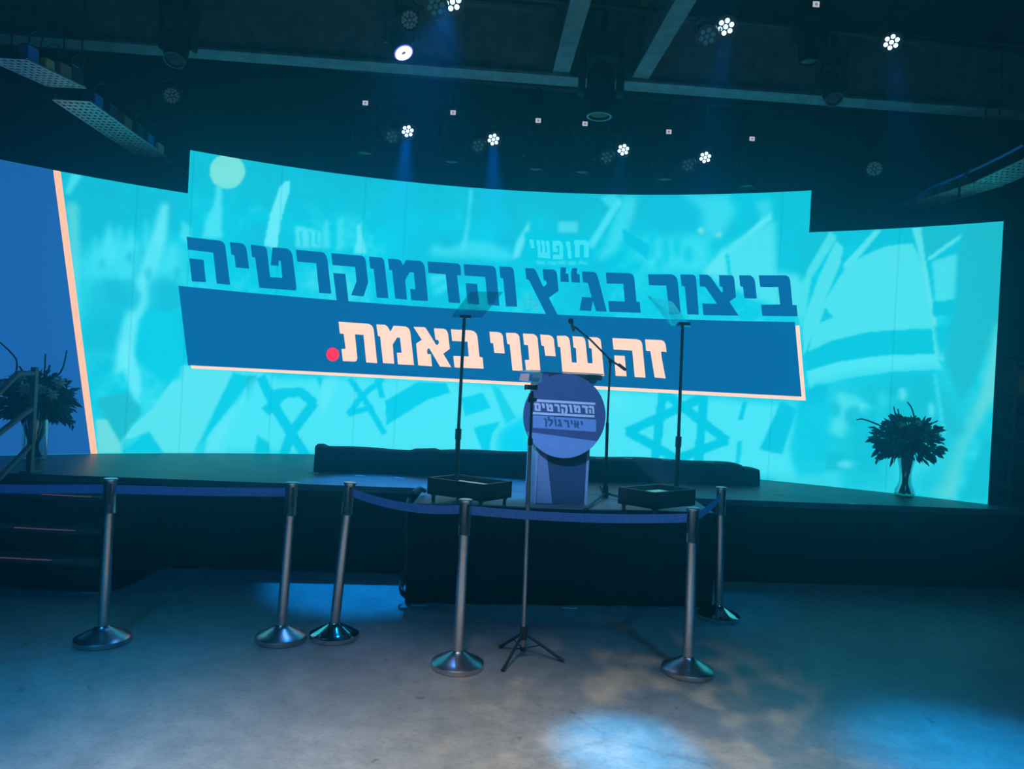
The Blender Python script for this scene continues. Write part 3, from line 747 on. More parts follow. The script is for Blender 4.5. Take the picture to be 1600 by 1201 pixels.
AA = [[(.12, .12), (.5, 0), (.8, .1), (.88, .3), (.88, .85), (1, .95), (.75, 1), (.66, .9), (.4, 1.02), (.1, .92), (.04, .7), (.2, .48), (.64, .4), (.64, .62), (.35, .66), (.28, .8), (.45, .88), (.64, .76), (.64, .22), (.5, .12), (.2, .22)]]
screen_polys('small_lettering', [[(816 + x * 7, 466 + y * 15) for x, y in SS[0]], [(825 + x * 7, 467 + y * 15) for x, y in TT[0]], [(833 + x * 9, 468 + y * 15) for x, y in AA[0]]], CY2, .006, scr)

# ------------------------------------------------------------------ low covered riser along the back of the stage
r0, r1 = on_z(490, 735, ZS), on_z(1187, 759, ZS)
rd = (r1 - r0).normalized(); rn = Vector((-rd.y, rd.x, 0))
ris = thing('covered_riser', 'long low riser under black cloth lying across the stage in front of the screen', 'riser', (r0 + r1) / 2)
bm = B(); N = 90; L_r = (r1 - r0).length; rows = []
for i in range(N + 1):
    s = i / N; p = r0 + rd * (L_r * s); p.z = 0
    h = .20 + .012 * math.sin(s * 23) * math.sin(s * 7) + (.018 if .2 < s < .26 else 0) + .022 * max(0, 1 - abs(s - .46) / .3)
    if s > .955: h -= .035 * min(1, (s - .955) / .01)
    if s < .015: h += .02
    j = .006 * math.sin(i * 1.7)
    rows.append([bm.verts.new(p + rn * o2 + Vector((0, 0, ZS + z))) for o2, z in ((-.012 + j, .002), (.0, h * .5), (.012, h - .015), (.03, h), (.16, h + .004), (.29, h), (.31, h - .02), (.32, .002))])
for a, b in zip(rows, rows[1:]):
    for k in range(7): bm.faces.new((a[k], b[k], b[k + 1], a[k + 1]))
bm.faces.new(list(reversed(rows[0]))); bm.faces.new(rows[-1])
obj('cloth', bm, mat('riser_cloth', (.03, .07, .085), .9, scale=14, spec=.2), ris)
bm = B(); rot = Matrix.Rotation(math.atan2(rd.y, rd.x), 3, 'Z')
cc_ = (r0 + r1) / 2 + rn * .16
box(bm, (cc_.x, cc_.y, ZS + .082), (L_r - .1, .22, .16), rot); obj('platform', bm, BLACK, ris)

TAPE = mat('white_tape', (.75, .76, .76), .6, scale=30)
TG = 'white tape marks on the stage'
def tape(px, z, label, w=.085, dpt=.03, grp=TG):
    p = on_z(*px, z); bm = B()
    box(bm, (p.x, p.y, z + .0015), (w, dpt, .003), Matrix.Rotation(.1, 3, 'Z'))
    return tag(obj('tape_mark', bm, TAPE, origin=(p.x, p.y, z)), label, 'tape mark', grp)
tape((490, 739), ZS, 'white tape mark on the stage at the left end of the low black riser')
tape((562, 743), ZS, 'white tape mark on the blue-lit stage, second from the riser\'s left end')
tape((624, 746.5), ZS, 'white tape mark on the blue-lit stage just left of the left prompter tray')
tape((757, 752), ZS, 'white tape mark on the blue-lit stage behind the left prompter tray')
tape((984, 762), ZS, 'white tape mark on the stage just behind the right prompter tray')
tape((1216, 772), ZS, 'white tape mark on the stage to the right of the low riser')
tape((1331, 787), ZS, 'small white tape mark near the stage edge left of the flower vase', .04)
for px, lb in (((950, 717.5), 'white tape mark on top of the low riser just right of the lectern'), ((1006, 723), 'white tape mark on the riser left of the right prompter pole'), ((1074, 727), 'white tape mark on the riser just right of the right prompter pole'), ((1152, 731), 'white tape mark near the right end of the riser top')):
    # lies on the cloth: find the riser top height at that place
    p = on_y(*px, 7.0)
    for _ in range(6):
        q = on_z(*px, ZS + .225); s = (q - r0).dot(rd) / L_r
    h = .20 + .012 * math.sin(s * 23) * math.sin(s * 7) + .022 * max(0, 1 - abs(s - .46) / .3) + .006
    q = r0 + rd * (s * L_r) + rn * .10; bm = B(); box(bm, (q.x, q.y, ZS + h), (.085, .03, .003), rot)
    tag(obj('tape_mark', bm, TAPE, origin=(q.x, q.y, ZS + h)), lb, 'tape mark', 'white tape marks on the riser')
for px, lb in (((141, 926), 'strip of white tape on the floor at the foot of the left steps'), ((655, 946), 'strip of white tape on the floor at the left corner of the draped platform'), ((890, 950), 'strip of white tape on the floor at the middle of the draped platform front')):
    tape(px, 0, lb, .11, .02, 'white tape strips on the hall floor')

# ------------------------------------------------------------------ lectern
lf0, lf1 = on_z(837.5, 787, ZS), on_z(912.5, 788.5, ZS)
lx = (lf1 - lf0).normalized(); ly = Vector((-lx.y, lx.x, 0)); lw_ = (lf1 - lf0).length
lec = thing('lectern', 'navy and pale blue lectern with a big round sign on its front', 'lectern', (lf0 + lf1) / 2 + ly * .15)
LN2 = mat('lectern_deep_navy', srgb(50, 76, 108), .45, scale=20, var=.05); LN = mat('lectern_navy', srgb(76, 92, 136), .45, scale=20, var=.05); LP = mat('lectern_pale', srgb(225, 230, 240), .4, scale=20, var=.04); LB = mat('lectern_side_blue', srgb(140, 172, 205), .4, scale=20, var=.04); LW = mat('lectern_wedge_blue', srgb(126, 150, 190), .4, scale=20, var=.04)
def LPt(a, d, z): return lf0 + lx * a + ly * d + Vector((0, 0, z))       # along, back, up
rl = Matrix((lx, ly, Vector((0, 0, 1)))).transposed()
def lbox(bm, a0, a1, d0, d1, z0, z1):
    c = LPt((a0 + a1) / 2, (d0 + d1) / 2, (z0 + z1) / 2); box(bm, c, (a1 - a0, d1 - d0, z1 - z0), rl)
HL = 1.0
bm = B(); lbox(bm, 0, lw_, .0, .30, .0, HL - .02); obj('body', bm, LN2, lec, smooth=False, bevel=.004)
bm = B(); lbox(bm, -.022, -.001, -.006, .31, 0, HL - .06); obj('side_board', bm, LB, lec, 'pale blue side board', bevel=.003)
bm = B(); lbox(bm, lw_ + .001, lw_ + .022, -.006, .31, 0, HL - .06); obj('side_board', bm, LB, lec, 'pale blue side board', bevel=.003)
# pale wedge on the lower front
def on_lf(x, y, d=-.003):      # pixel to the lectern front plane
    r = ray(x, y); P0 = LPt(0, d, 0); t_ = (P0 - EYE).dot(ly) / r.dot(ly); return EYE + r * t_
def flat(name, pxs, m, parent, d, th, lab=None, px=True):
    bm = B(); prism(bm, [on_lf(x, y, d) for x, y in pxs], ly * th); return obj(name, bm, m, parent, lab, smooth=False)
flat('front_wedge', [(842.5, 690), (852, 690), (863, 786.6), (838.2, 785.8)], LW, lec, -.006, .0055, 'pale wedge panel')
# round sign
cD = on_lf(881.5, 649.5, -.045); rD = (on_lf(945, 652, -.045) - on_lf(818, 646, -.045)).length / 2
bm = B()
lathe(bm, [(0, 0), (rD, 0), (rD, .028), (0, .028)], cD, -ly, 72)
sign = obj('round_sign', bm, LN, lec, 'round navy sign with lettering')
for v in (): pass
DF = -.045 - .028      # front plane of the sign
def circ_seg(p0, p1, n=40):
    """the part of the sign disc below the chord p0-p1 (pixels)"""
    c0 = cD - ly * .028
    q0, q1 = on_lf(*p0, DF), on_lf(*p1, DF)
    to = lambda q: Vector(((q - c0).dot(lx), (q - c0).z))
    a, b = to(q0), to(q1); d = (b - a).normalized()
    # intersect with circle
    bb = a.dot(d); dc = a.dot(a) - (rD - .002) ** 2; s_ = math.sqrt(bb * bb - dc)
    i0, i1 = a + d * (-bb - s_), a + d * (-bb + s_)
    t0, t1 = math.atan2(i0.y, i0.x), math.atan2(i1.y, i1.x)
    if t0 > 0: t0 -= 2 * math.pi
    if t1 > 0: t1 -= 2 * math.pi
    return [c0 + lx * ((rD - .002) * math.cos(t0 + (t1 - t0) * k / n)) + Vector((0, 0, (rD - .002) * math.sin(t0 + (t1 - t0) * k / n))) for k in range(n + 1)]
LPB = mat('sign_mid_blue', srgb(130, 168, 216), .45, scale=20, var=.04)
bm = B(); seg_ = [p - ly * .002 for p in circ_seg((825, 674.5), (931, 689))]; prism(bm, seg_, ly * .0015); obj('sign_lower_field', bm, LPB, sign, smooth=False)
SO = (810, 570)
flat('sign_stripe', tr(SO, [(290,535),(1205,590),(1200,625),(270,575)]), LP, sign, DF - .0025, .002)
flat('sign_stripe', tr(SO, [(225,735),(1190,785),(1188,820),(225,770)]), LP, sign, DF - .0025, .002)
flat('sign_plate', tr(SO, [(228,785),(1213,855),(1215,1045),(228,980)]), LPB, sign, DF - .0025, .002)
MEMF = [[(0, 0), (.72, 0), (.92, .1), (1, .3), (1, 1), (.14, 1), (.14, .27), (.5, .27), (.5, .74), (.66, .74), (.66, .27), (.49, .265), (.13, .265), (0, .26)]]
MEMF = [[(0, 0), (.72, 0), (.92, .1), (1, .3), (1, 1), (.66, 1), (.66, .27), (0, .27)], [(.12, .27), (.44, .27), (.44, 1), (.12, 1)], [(.44, .75), (.66, .75), (.66, 1), (.44, 1)]]
LAMED = [[(.05, -.35), (.42, -.35), (.42, 0), (.9, 0), (1, .12), (1, .45), (.6, 1.0), (.2, 1.0), (.62, .45), (.62, .25), (.05, .25)]]
NUNF = [[(0, 0), (.6, 0), (.9, .08), (1, .22), (1, 1.0), (.45, 1.0), (.45, .2), (0, .2)]]
def sign_word(name, items, m, top, bot, off):
    """items: (outline, x0, x1, top fraction, bottom fraction) in crop units; top/bot: line functions of x"""
    bm = B()
    for src, x0, x1, f0_, f1_ in items:
        q = place_letters(src, 0, 1, 0, 1)
        for poly in q:
            P = []
            for u, v in poly:
                x = x0 + u * (x1 - x0); v2 = f0_ + v * (f1_ - f0_); y = top(x) + v2 * (bot(x) - top(x)); P.append((x, y))
            P2 = [Vector((x, y, 0)) for x, y in P]
            pts = [on_lf(*p, off) for p in tr(SO, P)]
            vs = [bm.verts.new(p) for p in pts]; vb = [bm.verts.new(p + ly * .0015) for p in pts]
            for t3 in geometry.tessellate_polygon([P2]):
                try: bm.faces.new([vs[i] for i in t3]); bm.faces.new([vb[i] for i in reversed(t3)])
                except ValueError: pass
            for i in range(len(vs)):
                j = (i + 1) % len(vs)
                try: bm.faces.new((vs[i], vs[j], vb[j], vb[i]))
                except ValueError: pass
    return obj(name, bm, m, sign, smooth=False)
lt = lambda x: 590 + (x - 240) / 950 * 50; lb = lambda x: 715 + (x - 240) / 950 * 50
sign_word('sign_lettering', [(HEAD['he2'], 1098, 1190, 0, 1), (HEAD['dalet'], 992, 1088, 0, 1), (HEAD['mem'], 858, 974, 0, 1), (HEAD['vav'], 786, 846, 0, 1), (HEAD['qof'], 662, 772, 0, 1.35), (HEAD['resh'], 560, 650, 0, 1), (HEAD['tet'], 428, 545, 0, 1), (HEAD['yod'], 362, 415, 0, .62), (MEMF, 243, 348, 0, 1)], LP, lt, lb, DF - .0025)
nt0 = lambda x: 832 + (x - 400) / 600 * 40; nb0 = lambda x: 950 + (x - 400) / 600 * 40
DOT = [[(.5 + .5 * math.cos(k * math.pi / 6), .5 + .5 * math.sin(k * math.pi / 6)) for k in range(12)]]
sign_word('plate_lettering', [(HEAD['yod'], 968, 1012, .02, .55), (SLOG['alef'], 862, 952, 0, 1), (HEAD['yod'], 812, 852, 0, .55), (HEAD['resh'], 708, 800, 0, 1), (HEAD['gimel'], 612, 685, 0, 1), (HEAD['vav'], 558, 600, 0, 1), (DOT, 555, 580, -.22, -.06), (place_letters(LAMED, 0, 1, 0, 1), 458, 540, -.25, 1), (NUNF, 400, 446, 0, 1.15)], LN, nt0, nb0, DF - .0042)
# acrylic desk with brackets
ACR = clear_sheet('clear_acrylic', (.72, .86, .95), .22, .22)
d0_ = on_lf(829, 578, -.03); a_l = (d0_ - lf0).dot(lx); a_r = (on_lf(941, 586, -.03) - lf0).dot(lx); zt_ = on_lf(885, 582, -.03).z - ZS
bm = B(); lbox(bm, a_l, a_r, -.06, .36, zt_ - .006, zt_ + .006); obj('acrylic_top', bm, ACR, lec, 'clear acrylic top sheet', bevel=.002)
bm = B(); an0, an1 = (on_lf(848, 600, -.04) - lf0).dot(lx), (on_lf(921, 600, -.04) - lf0).dot(lx); lbox(bm, an0, an1, -.04, .28, HL - .30, zt_ - .012); obj('neck', bm, LN, lec)
bm = B(); lbox(bm, an0 + .04, a_r - .005, -.05, .32, zt_ - .045, zt_ - .008); obj('desk_board', bm, BPLAST, lec, 'dark desk board', bevel=.004)
for side in (0, 1):
    pxs = [(828, 583.5), (847.5, 583), (847, 594), (842.5, 597.5), (825.5, 595)] if side == 0 else [(920.5, 585), (939, 585.5), (929.5, 600.5), (924, 600), (920.5, 597)]
    bm = B(); prism(bm, [on_lf(x, y, -.05) for x, y in pxs], ly * .34)
    obj('acrylic_bracket', bm, ACR, lec, 'clear acrylic bracket', smooth=False)

# ------------------------------------------------------------------ prompter stands
GLASS = clear_sheet('prompter_glass', (.88, .94, .94), .02)
def prompter(corners, pole_b, pole_y, pole_t, plate, jpx, lit, label, plate_label):
    """corners: left, front, right of the tray at caster height (world)"""
    l, f, r = corners; b = l + r - f
    cen = (l + r) / 2; base = Vector((cen.x, cen.y, ZS))
    th = thing('prompter_stand', label, 'teleprompter', base)
    zb, zt2 = ZS + .055, ZS + .175
    C4 = [l, f, r, b]
    c2 = [Vector((p.x, p.y, 0)) for p in C4]; mid_ = sum(c2, Vector()) / 4
    bm = B()
    prism(bm, [p + Vector((0, 0, zb)) for p in c2], (0, 0, .02))
    for i in range(4):
        p, q = c2[i], c2[(i + 1) % 4]; n_in = (mid_ - (p + q) / 2); t_ = (q - p).normalized(); n_in = Vector((-t_.y, t_.x, 0)) * (1 if Vector((-t_.y, t_.x, 0)).dot(n_in) > 0 else -1)
        prism(bm, [p + Vector((0, 0, zb)), q + Vector((0, 0, zb)), q + Vector((0, 0, zt2)), p + Vector((0, 0, zt2))], n_in * .018)
    obj('tray', bm, BPLAST, th, smooth=False)
    # monitor lying face up
    ins = [mid_ + (p - mid_) * .80 for p in c2]
    bm = B(); prism(bm, [p + Vector((0, 0, zb + .021)) for p in ins], (0, 0, .06)); mo = obj('monitor', bm, BPLAST, th, smooth=False)
    ins2 = [mid_ + (p - mid_) * .72 for p in c2]
    bm = B(); prism(bm, [p + Vector((0, 0, zb + .082)) for p in ins2], (0, 0, .003)); obj('monitor_screen', bm, lit, mo, 'glowing pale monitor face', smooth=False)
    for p in c2:
        q = mid_ + (p - mid_) * .84
        bm = B(); cyl(bm, (q.x - .012, q.y, ZS + .024), (q.x + .012, q.y, ZS + .024), .023, seg=16); box(bm, (q.x, q.y, ZS + .05), (.036, .04, .012)); obj('caster', bm, BPLAST, th)
    pb, ptop, pj = on_y(*pole_b, pole_y), on_y(*pole_t, pole_y), on_y(*jpx, pole_y)
    pb = pb + (pb - pj).normalized() * max(0, (pb.z - zb - .02))
    bm = B(); cyl(bm, pb, pj, .018); cyl(bm, pj, ptop, .0125); pl = obj('pole', bm, BPLAST, th)
    d = (pj - pb).normalized()
    bm = B(); cyl(bm, pj - d * .04, pj + d * .04, .023); obj('collar', bm, BPLAST, pl)
    bm = B(); box(bm, ptop + Vector((.01, 0, .012)), (.085, .05, .022)); obj('bracket', bm, BPLAST, th)
    A, Bq, Cq, Dq = plate
    n = (Bq - A).cross(Dq - A).normalized()
    bm = B(); prism(bm, [A, Bq, Cq, Dq], n * .004); obj('glass', bm, GLASS, th, plate_label, smooth=False)
    return th
LIT1 = emit('monitor_glow_left', srgb(120, 190, 190), .75); LIT2 = emit('monitor_glow_right', srgb(80, 200, 215), .85)
lL, lF, lR = on_z(667, 772, ZS + .05), on_z(755, 785, ZS + .05), on_z(799, 778, ZS + .05)
prompter((lL, lF, lR), (713, 758), 5.37, (725.5, 497), [on_y(736, 455, 5.56), on_y(786, 455.5, 5.50), on_y(753.5, 495.5, 5.33), on_y(704.5, 495.5, 5.38)], (716, 678), LIT1, 'prompter stand left of the lectern, tray nearest the hanging left platform edge', 'tinted prompter glass')
rL, rF, rR = on_z(965, 787, ZS + .05), on_z(1022, 797, ZS + .05), on_z(1086, 790, ZS + .05)
prompter((rL, rF, rR), (1056, 774), 5.55, (1066.5, 508), [on_y(1011.5, 461.5, 5.50), on_y(1051, 471, 5.85), on_y(1080.5, 511, 5.70), on_y(1049, 508, 5.42)], (1060, 690), LIT2, 'prompter stand right of the lectern, its glass over the right part of the banner', 'tinted prompter glass')

# ------------------------------------------------------------------ microphone stand behind the lectern
ms = on_z(945, 776, ZS); my = ms.y
mt = thing('microphone_stand', 'thin black boom microphone stand just right of the lectern', 'microphone stand', ms)
top_ = on_y(953.5, 567, my); hub = on_y(946, 768, my)
bm = B(); cyl(bm, hub - Vector((0, 0, .03)), on_y(949, 660, my), .013); cyl(bm, on_y(949, 660, my), top_, .009); obj('pole', bm, BPLAST, mt)
bm = B(); cyl(bm, hub - Vector((0, 0, .05)), hub + Vector((0, 0, .06)), .028, .02); obj('hub', bm, BPLAST, mt)
for fx in ((914, 795), (980, 779), (938, 758)):
    f_ = on_z(*fx, ZS + .01); bm = B(); tube(bm, [hub + Vector((0, 0, -.01)), f_], .010); obj('leg', bm, BPLAST, mt)
bm = B(); tube(bm, [on_y(978, 578, my), on_y(953.5, 562, my), on_y(922, 530, my - .03), on_y(897, 510, my - .06)], .0085); bo = obj('boom', bm, BPLAST, mt)
bm = B(); tube(bm, [on_y(978, 578, my), on_y(966, 569, my)], .014); obj('counterweight', bm, BPLAST, bo)
bm = B(); cyl(bm, top_ + Vector((0, -.02, .015)), top_ + Vector((0, .02, .015)), .02); obj('clutch', bm, BPLAST, mt)
mi = thing('microphone', 'dark microphone on the tip of the boom stand above the lectern', 'microphone', on_y(894, 510, my - .075))
m0, m1 = on_y(896.5, 518, my - .08), on_y(890.5, 497, my - .08)
bm = B(); cyl(bm, m0, m0 + (m1 - m0) * .6, .012, .016); obj('handle', bm, GREYM, mi)
bm = B(); dm = (m1 - m0).normalized(); lathe(bm, [(0, 0), (.017, .002), (.023, .016), (.022, .032), (.012, .043), (0, .046)], m0 + (m1 - m0) * .58, dm, 20); obj('grille', bm, BPLAST, mi)

# ------------------------------------------------------------------ flowers
LEAF = mat('dark_leaf', (.045, .09, .05), .55, scale=25, var=.4); LEAF2 = mat('grey_leaf', (.10, .15, .12), .6, scale=25, var=.3)
PETAL = mat('pale_petal', (.80, .80, .74), .7, scale=30, var=.2); PETAL2 = mat('dusky_petal', (.20, .15, .15), .7, scale=30, var=.2)
STEMM = mat('green_stem', (.05, .08, .04), .6); TWIG = mat('brown_twig', (.07, .055, .045), .7)
VGLASS = clear_sheet('vase_glass', (.84, .93, .92), .12)
def leaf(bm, p, d, l, w, roll):
    d = Vector(d).normalized(); a = d.cross(Vector((0, 0, 1)))
    if a.length < .05: a = Vector((1, 0, 0))
    a.normalize(); a = Matrix.Rotation(roll, 3, d) @ a; n = d.cross(a)
    prof_ = ((0, .04), (.2, .6), (.45, 1), (.7, .72), (.9, .28), (1, .0))
    rows = []
    for t_, ww in prof_:
        c = p + d * (l * t_) - Vector((0, 0, 1)) * (l * .25 * t_ * t_)
        h = a * (w * ww / 2)
        rows.append([bm.verts.new(c - h + n * .004 * ww), bm.verts.new(c - n * .006 * ww), bm.verts.new(c + h + n * .004 * ww)])
    for r_, s_ in zip(rows, rows[1:]):
        bm.faces.new((r_[0], r_[1], s_[1], s_[0])); bm.faces.new((r_[1], r_[2], s_[2], s_[1]))
def flower(bm, p, r, rg, up=Vector((0, 0, 1))):
    for ring, (n, k, el) in enumerate(((7, 1.0, .25), (6, .75, .7), (5, .5, 1.1))):
        for i in range(n):
            a = 2 * math.pi * i / n + ring * .4; d = Vector((math.cos(a) * math.cos(el), math.sin(a) * math.cos(el), math.sin(el)))
            d = (up.to_track_quat('Z', 'Y') @ d)
            leaf(bm, p, d, r * k, r * .75 * k, rg.uniform(-.4, .4))
def bouquet(base, vase_prof, rim_z, label, vlabel, spread, height, n_leaf, flowers, twigs, seed, droop=()):
    rg = random.Random(seed)
    v = thing('glass_vase', vlabel, 'vase', base)
    bm = B(); outer = vase_prof; inner = [(max(.0, r - .004), z + (.012 if i == 0 else 0)) for i, (r, z) in enumerate(vase_prof)]
    lathe(bm, [(0, 0)] + outer + list(reversed(inner)) + [(0, inner[0][1])], base, (0, 0, 1), 36); obj('glass', bm, VGLASS, v, 'clear glass vase wall')
    f = thing('flower_bouquet', label, 'flowers', base + Vector((0, 0, .02)))
    rim = base + Vector((0, 0, rim_z)); rmin = min(r for r, z in vase_prof)
    bm = B()
    for i in range(34):
        a = rg.uniform(0, 6.28); rr = rmin * .7 * rg.random() ** .5
        foot_ = base + Vector((math.cos(a + 2) * vase_prof[0][0] * .6, math.sin(a + 2) * vase_prof[0][0] * .6, .025))
        waist = base + Vector((math.cos(a) * rr, math.sin(a) * rr, rim_z * .62))
        end = rim + Vector((math.cos(a) * rr * 2.2, math.sin(a) * rr * 2.2, height * .25))
        tube(bm, spline([foot_, waist, end], 5), .0055, 6)
    obj('stems', bm, STEMM, f)
    cen = rim + Vector((0, 0, height * .34))
    bmA, bmB = B(), B()
    for i in range(n_leaf):
        a = rg.uniform(0, 6.28); el = rg.uniform(-.85, 1.3); q = rg.random() ** .55
        d = Vector((math.cos(a) * math.cos(el), math.sin(a) * math.cos(el), math.sin(el)))
        p = cen + Vector((d.x * spread * q * .82, d.y * spread * q * .45, d.z * height * .42 * q))
        leaf(bmA if rg.random() < .7 else bmB, p, d + Vector((0, 0, rg.uniform(-.3, .4))), rg.uniform(.05, .11), rg.uniform(.028, .055), rg.uniform(0, 3.1))
    for (dx, dz, l) in droop:     # small-leaved sprays reaching outward
        p0 = cen; p1 = cen + Vector((dx, -.02, dz))
        sp2 = spline([p0, p0.lerp(p1, .55) + Vector((0, 0, .03)), p1], 7)
        tube(bmB, sp2, .0025, 5)
        for k, q in enumerate(sp2[6:]):
            for s_ in (-1, 1): leaf(bmB, q, Vector((rg.uniform(-.3, .3) + (dx > 0) * .3, s_ * .3, s_ * 1)), l, l * .6, rg.uniform(0, 3))
    fo = obj('foliage', bmA, LEAF, f); obj('grey_foliage', bmB, LEAF2, f)
    for (dx, dy, dz, r, kind) in flowers:
        bm = B(); p = cen + Vector((dx, dy, dz)); flower(bm, p, r, rg, Vector((dx, dy - .1, dz + .12)).normalized())
        obj('blossom', bm, PETAL if kind else PETAL2, f)
    for pts in twigs:
        bm = B(); tube(bm, spline([cen] + [cen + Vector((p[0], p[1], p[2] - .06)) for p in pts], 5), .010, 6, .006)
        q = cen + Vector(pts[-1])
        obj('twig', bm, TWIG, f)
vb = on_z(1413, 775, ZS)
pxm = vb.y / FOC
VPR = [(.088, 0), (.092, .02), (.088, .055), (.060, .12), (.052, .20), (.062, .28), (.078, .36)]
bouquet(vb, VPR, .36, 'dark leafy bouquet with twigs in the vase at the right end of the stage', 'flared clear glass vase standing in front of the right end of the screen', .37, .52, 900,
        [(-.12, -.1, .15, .055, 1), (.02, -.12, .18, .05, 1), (.1, -.14, .05, .05, 1), (-.2, -.08, .05, .05, 0), (.2, -.1, .06, .05, 0), (-.05, -.15, .1, .06, 0)],
        [[(-.22, 0, .17), (-.42, 0, .24), (-.50, 0, .235)], [(-.10, 0, .22), (-.15, 0, .38)], [(-.07, 0, .22), (-.11, 0, .36)], [(.06, 0, .22), (.03, 0, .36), (-.02, 0, .43)], [(.14, 0, .18), (.25, 0, .25), (.38, 0, .31)]], 5,
        ((.36, .11, .035), (-.30, -.20, .04), (-.34, .05, .035), (.34, -.08, .04), (.25, -.16, .04), (-.22, .16, .05)))
vl = on_z(53, 718, ZS)
VPL = [(.098, 0), (.100, .02), (.100, .34), (.102, .36)]
bouquet(vl, VPL, .36, 'big leafy bouquet with pale blossoms in the vase at the left end of the stage', 'straight clear glass vase standing on the stage behind the handrail', .36, .50, 900,
        [(.26, -.12, .16, .075, 1), (.22, -.14, .06, .06, 1), (.03, -.18, .10, .08, 1), (-.02, -.18, .18, .06, 1), (.1, -.2, 0, .06, 1), (.14, -.16, .10, .06, 1), (-.18, -.14, .14, .06, 1), (-.24, -.1, .05, .055, 0)],
        [[(.14, 0, .24), (.21, 0, .34), (.24, 0, .50)], [(.05, 0, .25), (.055, 0, .46)], [(-.18, 0, .22), (-.20, 0, .40), (-.36, 0, .55)], [(-.14, 0, .3), (-.17, 0, .34)]], 9,
        ((.33, -.20, .05), (.3, -.06, .05), (-.36, -.08, .04), (-.38, .1, .04), (-.3, -.16, .04), (.1, .28, .04)))

# ------------------------------------------------------------------ crowd barrier posts with belts
POSTS = [  # base px, top px, label, polished?
 ((160, 1002), (173, 747), 'steel barrier post farthest left, in front of the steps', False),
 ((439, 999), (457, 753), 'steel barrier post second from the left, its base touching the next post', False),
 ((522, 995), (547, 753), 'leaning steel barrier post with mirror-bright base, third from the left', True),
 ((714.5, 1041), (728, 779.5), 'steel barrier post standing left of the thin tripod stand', False),
 ((1074, 1050), (1083, 792.5), 'steel barrier post in front of the draped platform\'s right corner', False),
 ((1122, 965), (1127, 760.5), 'steel barrier post farthest back, beside the right side of the draped platform', True)]
posts = []
for pb, ptp, lab, pol in POSTS:
    b = on_z(*pb, 0); tp = on_y(*ptp, b.y)
    th = thing('barrier_post', lab, 'barrier post', b, 'steel belt barrier posts')
    Ms = CHROME if pol else STEEL
    bm = B(); lathe(bm, [(0, 0), (.144, 0), (.148, .004), (.148, .028), (.143, .033), (.11, .048), (.060, .074), (.036, .088), (.033, .094), (0, .094)], b, (0, 0, 1), 64); obj('base', bm, Ms, th)
    p0 = b + Vector((0, 0, .088)); ax = (tp - p0).normalized(); Lp = (tp - p0).length
    bm = B(); cyl(bm, p0, p0 + ax * (Lp - .20), .030, seg=32); obj('tube', bm, STEEL, th)
    bm = B(); lathe(bm, [(.0, 0), (.036, 0), (.036, .006), (.0335, .012), (.0335, .188), (0, .188)], tp - ax * .20, ax, 32); hd = obj('head', bm, STEEL, th)
    bm = B(); lathe(bm, [(0, 0), (.037, 0), (.038, .003), (.038, .009), (.035, .012), (0, .012)], tp - ax * .012, ax, 32); obj('cap', bm, STEEL, hd)
    for k in range(4):
        an = k * math.pi / 2 + .5; dr_ = Vector((math.cos(an), math.sin(an), 0))
        bm = B(); box(bm, tp - ax * .085 + dr_ * .0325, (.005, .016, .12), Matrix.Rotation(an, 3, 'Z')); obj('slot', bm, SEAM, hd, 'dark belt slot')
    posts.append((th, tp, ax))
def belt(owner, pa, pb_, sag, n=24):
    bm = B(); top_r, bot_r = [], []
    for i in range(n + 1):
        s = i / n; p = pa.lerp(pb_, s) - Vector((0, 0, sag * 4 * s * (1 - s)))
        top_r.append(p + Vector((0, 0, .025))); bot_r.append(p - Vector((0, 0, .025)))
    d = (pb_ - pa); nn = Vector((-d.y, d.x, 0)).normalized() * .001
    va = [[bm.verts.new(p + nn * s) for p in row] for s in (1, -1) for row in (top_r, bot_r)]
    t1, b1_, t2, b2 = va
    for i in range(n):
        bm.faces.new((t1[i], t1[i + 1], b1_[i + 1], b1_[i])); bm.faces.new((t2[i], b2[i], b2[i + 1], t2[i + 1]))
        bm.faces.new((t1[i], t2[i], t2[i + 1], t1[i + 1])); bm.faces.new((b1_[i], b1_[i + 1], b2[i + 1], b2[i]))
    return obj('belt', bm, BELT, owner, 'navy blue belt')
def hpt(i, toward):
    th, tp, ax = posts[i]; q = tp - ax * .062; d = (toward - q); d.z = 0
    return q + d.normalized() * .034
off_l = on_y(-330, 752, posts[0][1].y - .1)
belt(posts[0][0], hpt(0, off_l), off_l, .015)
for a, b, sg in ((0, 1, .004), (2, 3, .035), (3, 4, .02), (4, 5, .02)):
    belt(posts[b if b != 1 else 0][0], hpt(a, posts[b][1]), hpt(b, posts[a][1]), sg)

# ------------------------------------------------------------------ thin tripod stand with phone clamp
tb = on_z(818.5, 1027, 0)
tp_ = thing('tripod_stand', 'thin tripod stand with an empty phone clamp in front of the lectern', 'tripod', tb)
TY = tb.y
hubt = on_y(818, 990, TY); knee = on_y(817, 1013, TY)
for fx in ((785.5, 1047), (880, 1032), (782, 1010)):
    f_ = on_z(*fx, .008); bm = B(); tube(bm, [hubt + Vector((0, 0, .01)), f_], .009); lg = obj('leg', bm, BPLAST, tp_)
    d = (f_ - hubt).normalized(); bm = B(); tube(bm, [f_ - d * .03, f_ + d * .004], .0115); obj('rubber_foot', bm, BPLAST, lg)
    bm = B(); tube(bm, [knee, hubt.lerp(f_, .42)], .004); obj('brace', bm, BPLAST, tp_)
bm = B(); cyl(bm, hubt - Vector((0, 0, .03)), hubt + Vector((0, 0, .045)), .022); obj('hub', bm, BPLAST, tp_)
bm = B(); cyl(bm, knee - Vector((0, 0, .012)), knee + Vector((0, 0, .012)), .018); obj('spreader', bm, BPLAST, tp_)
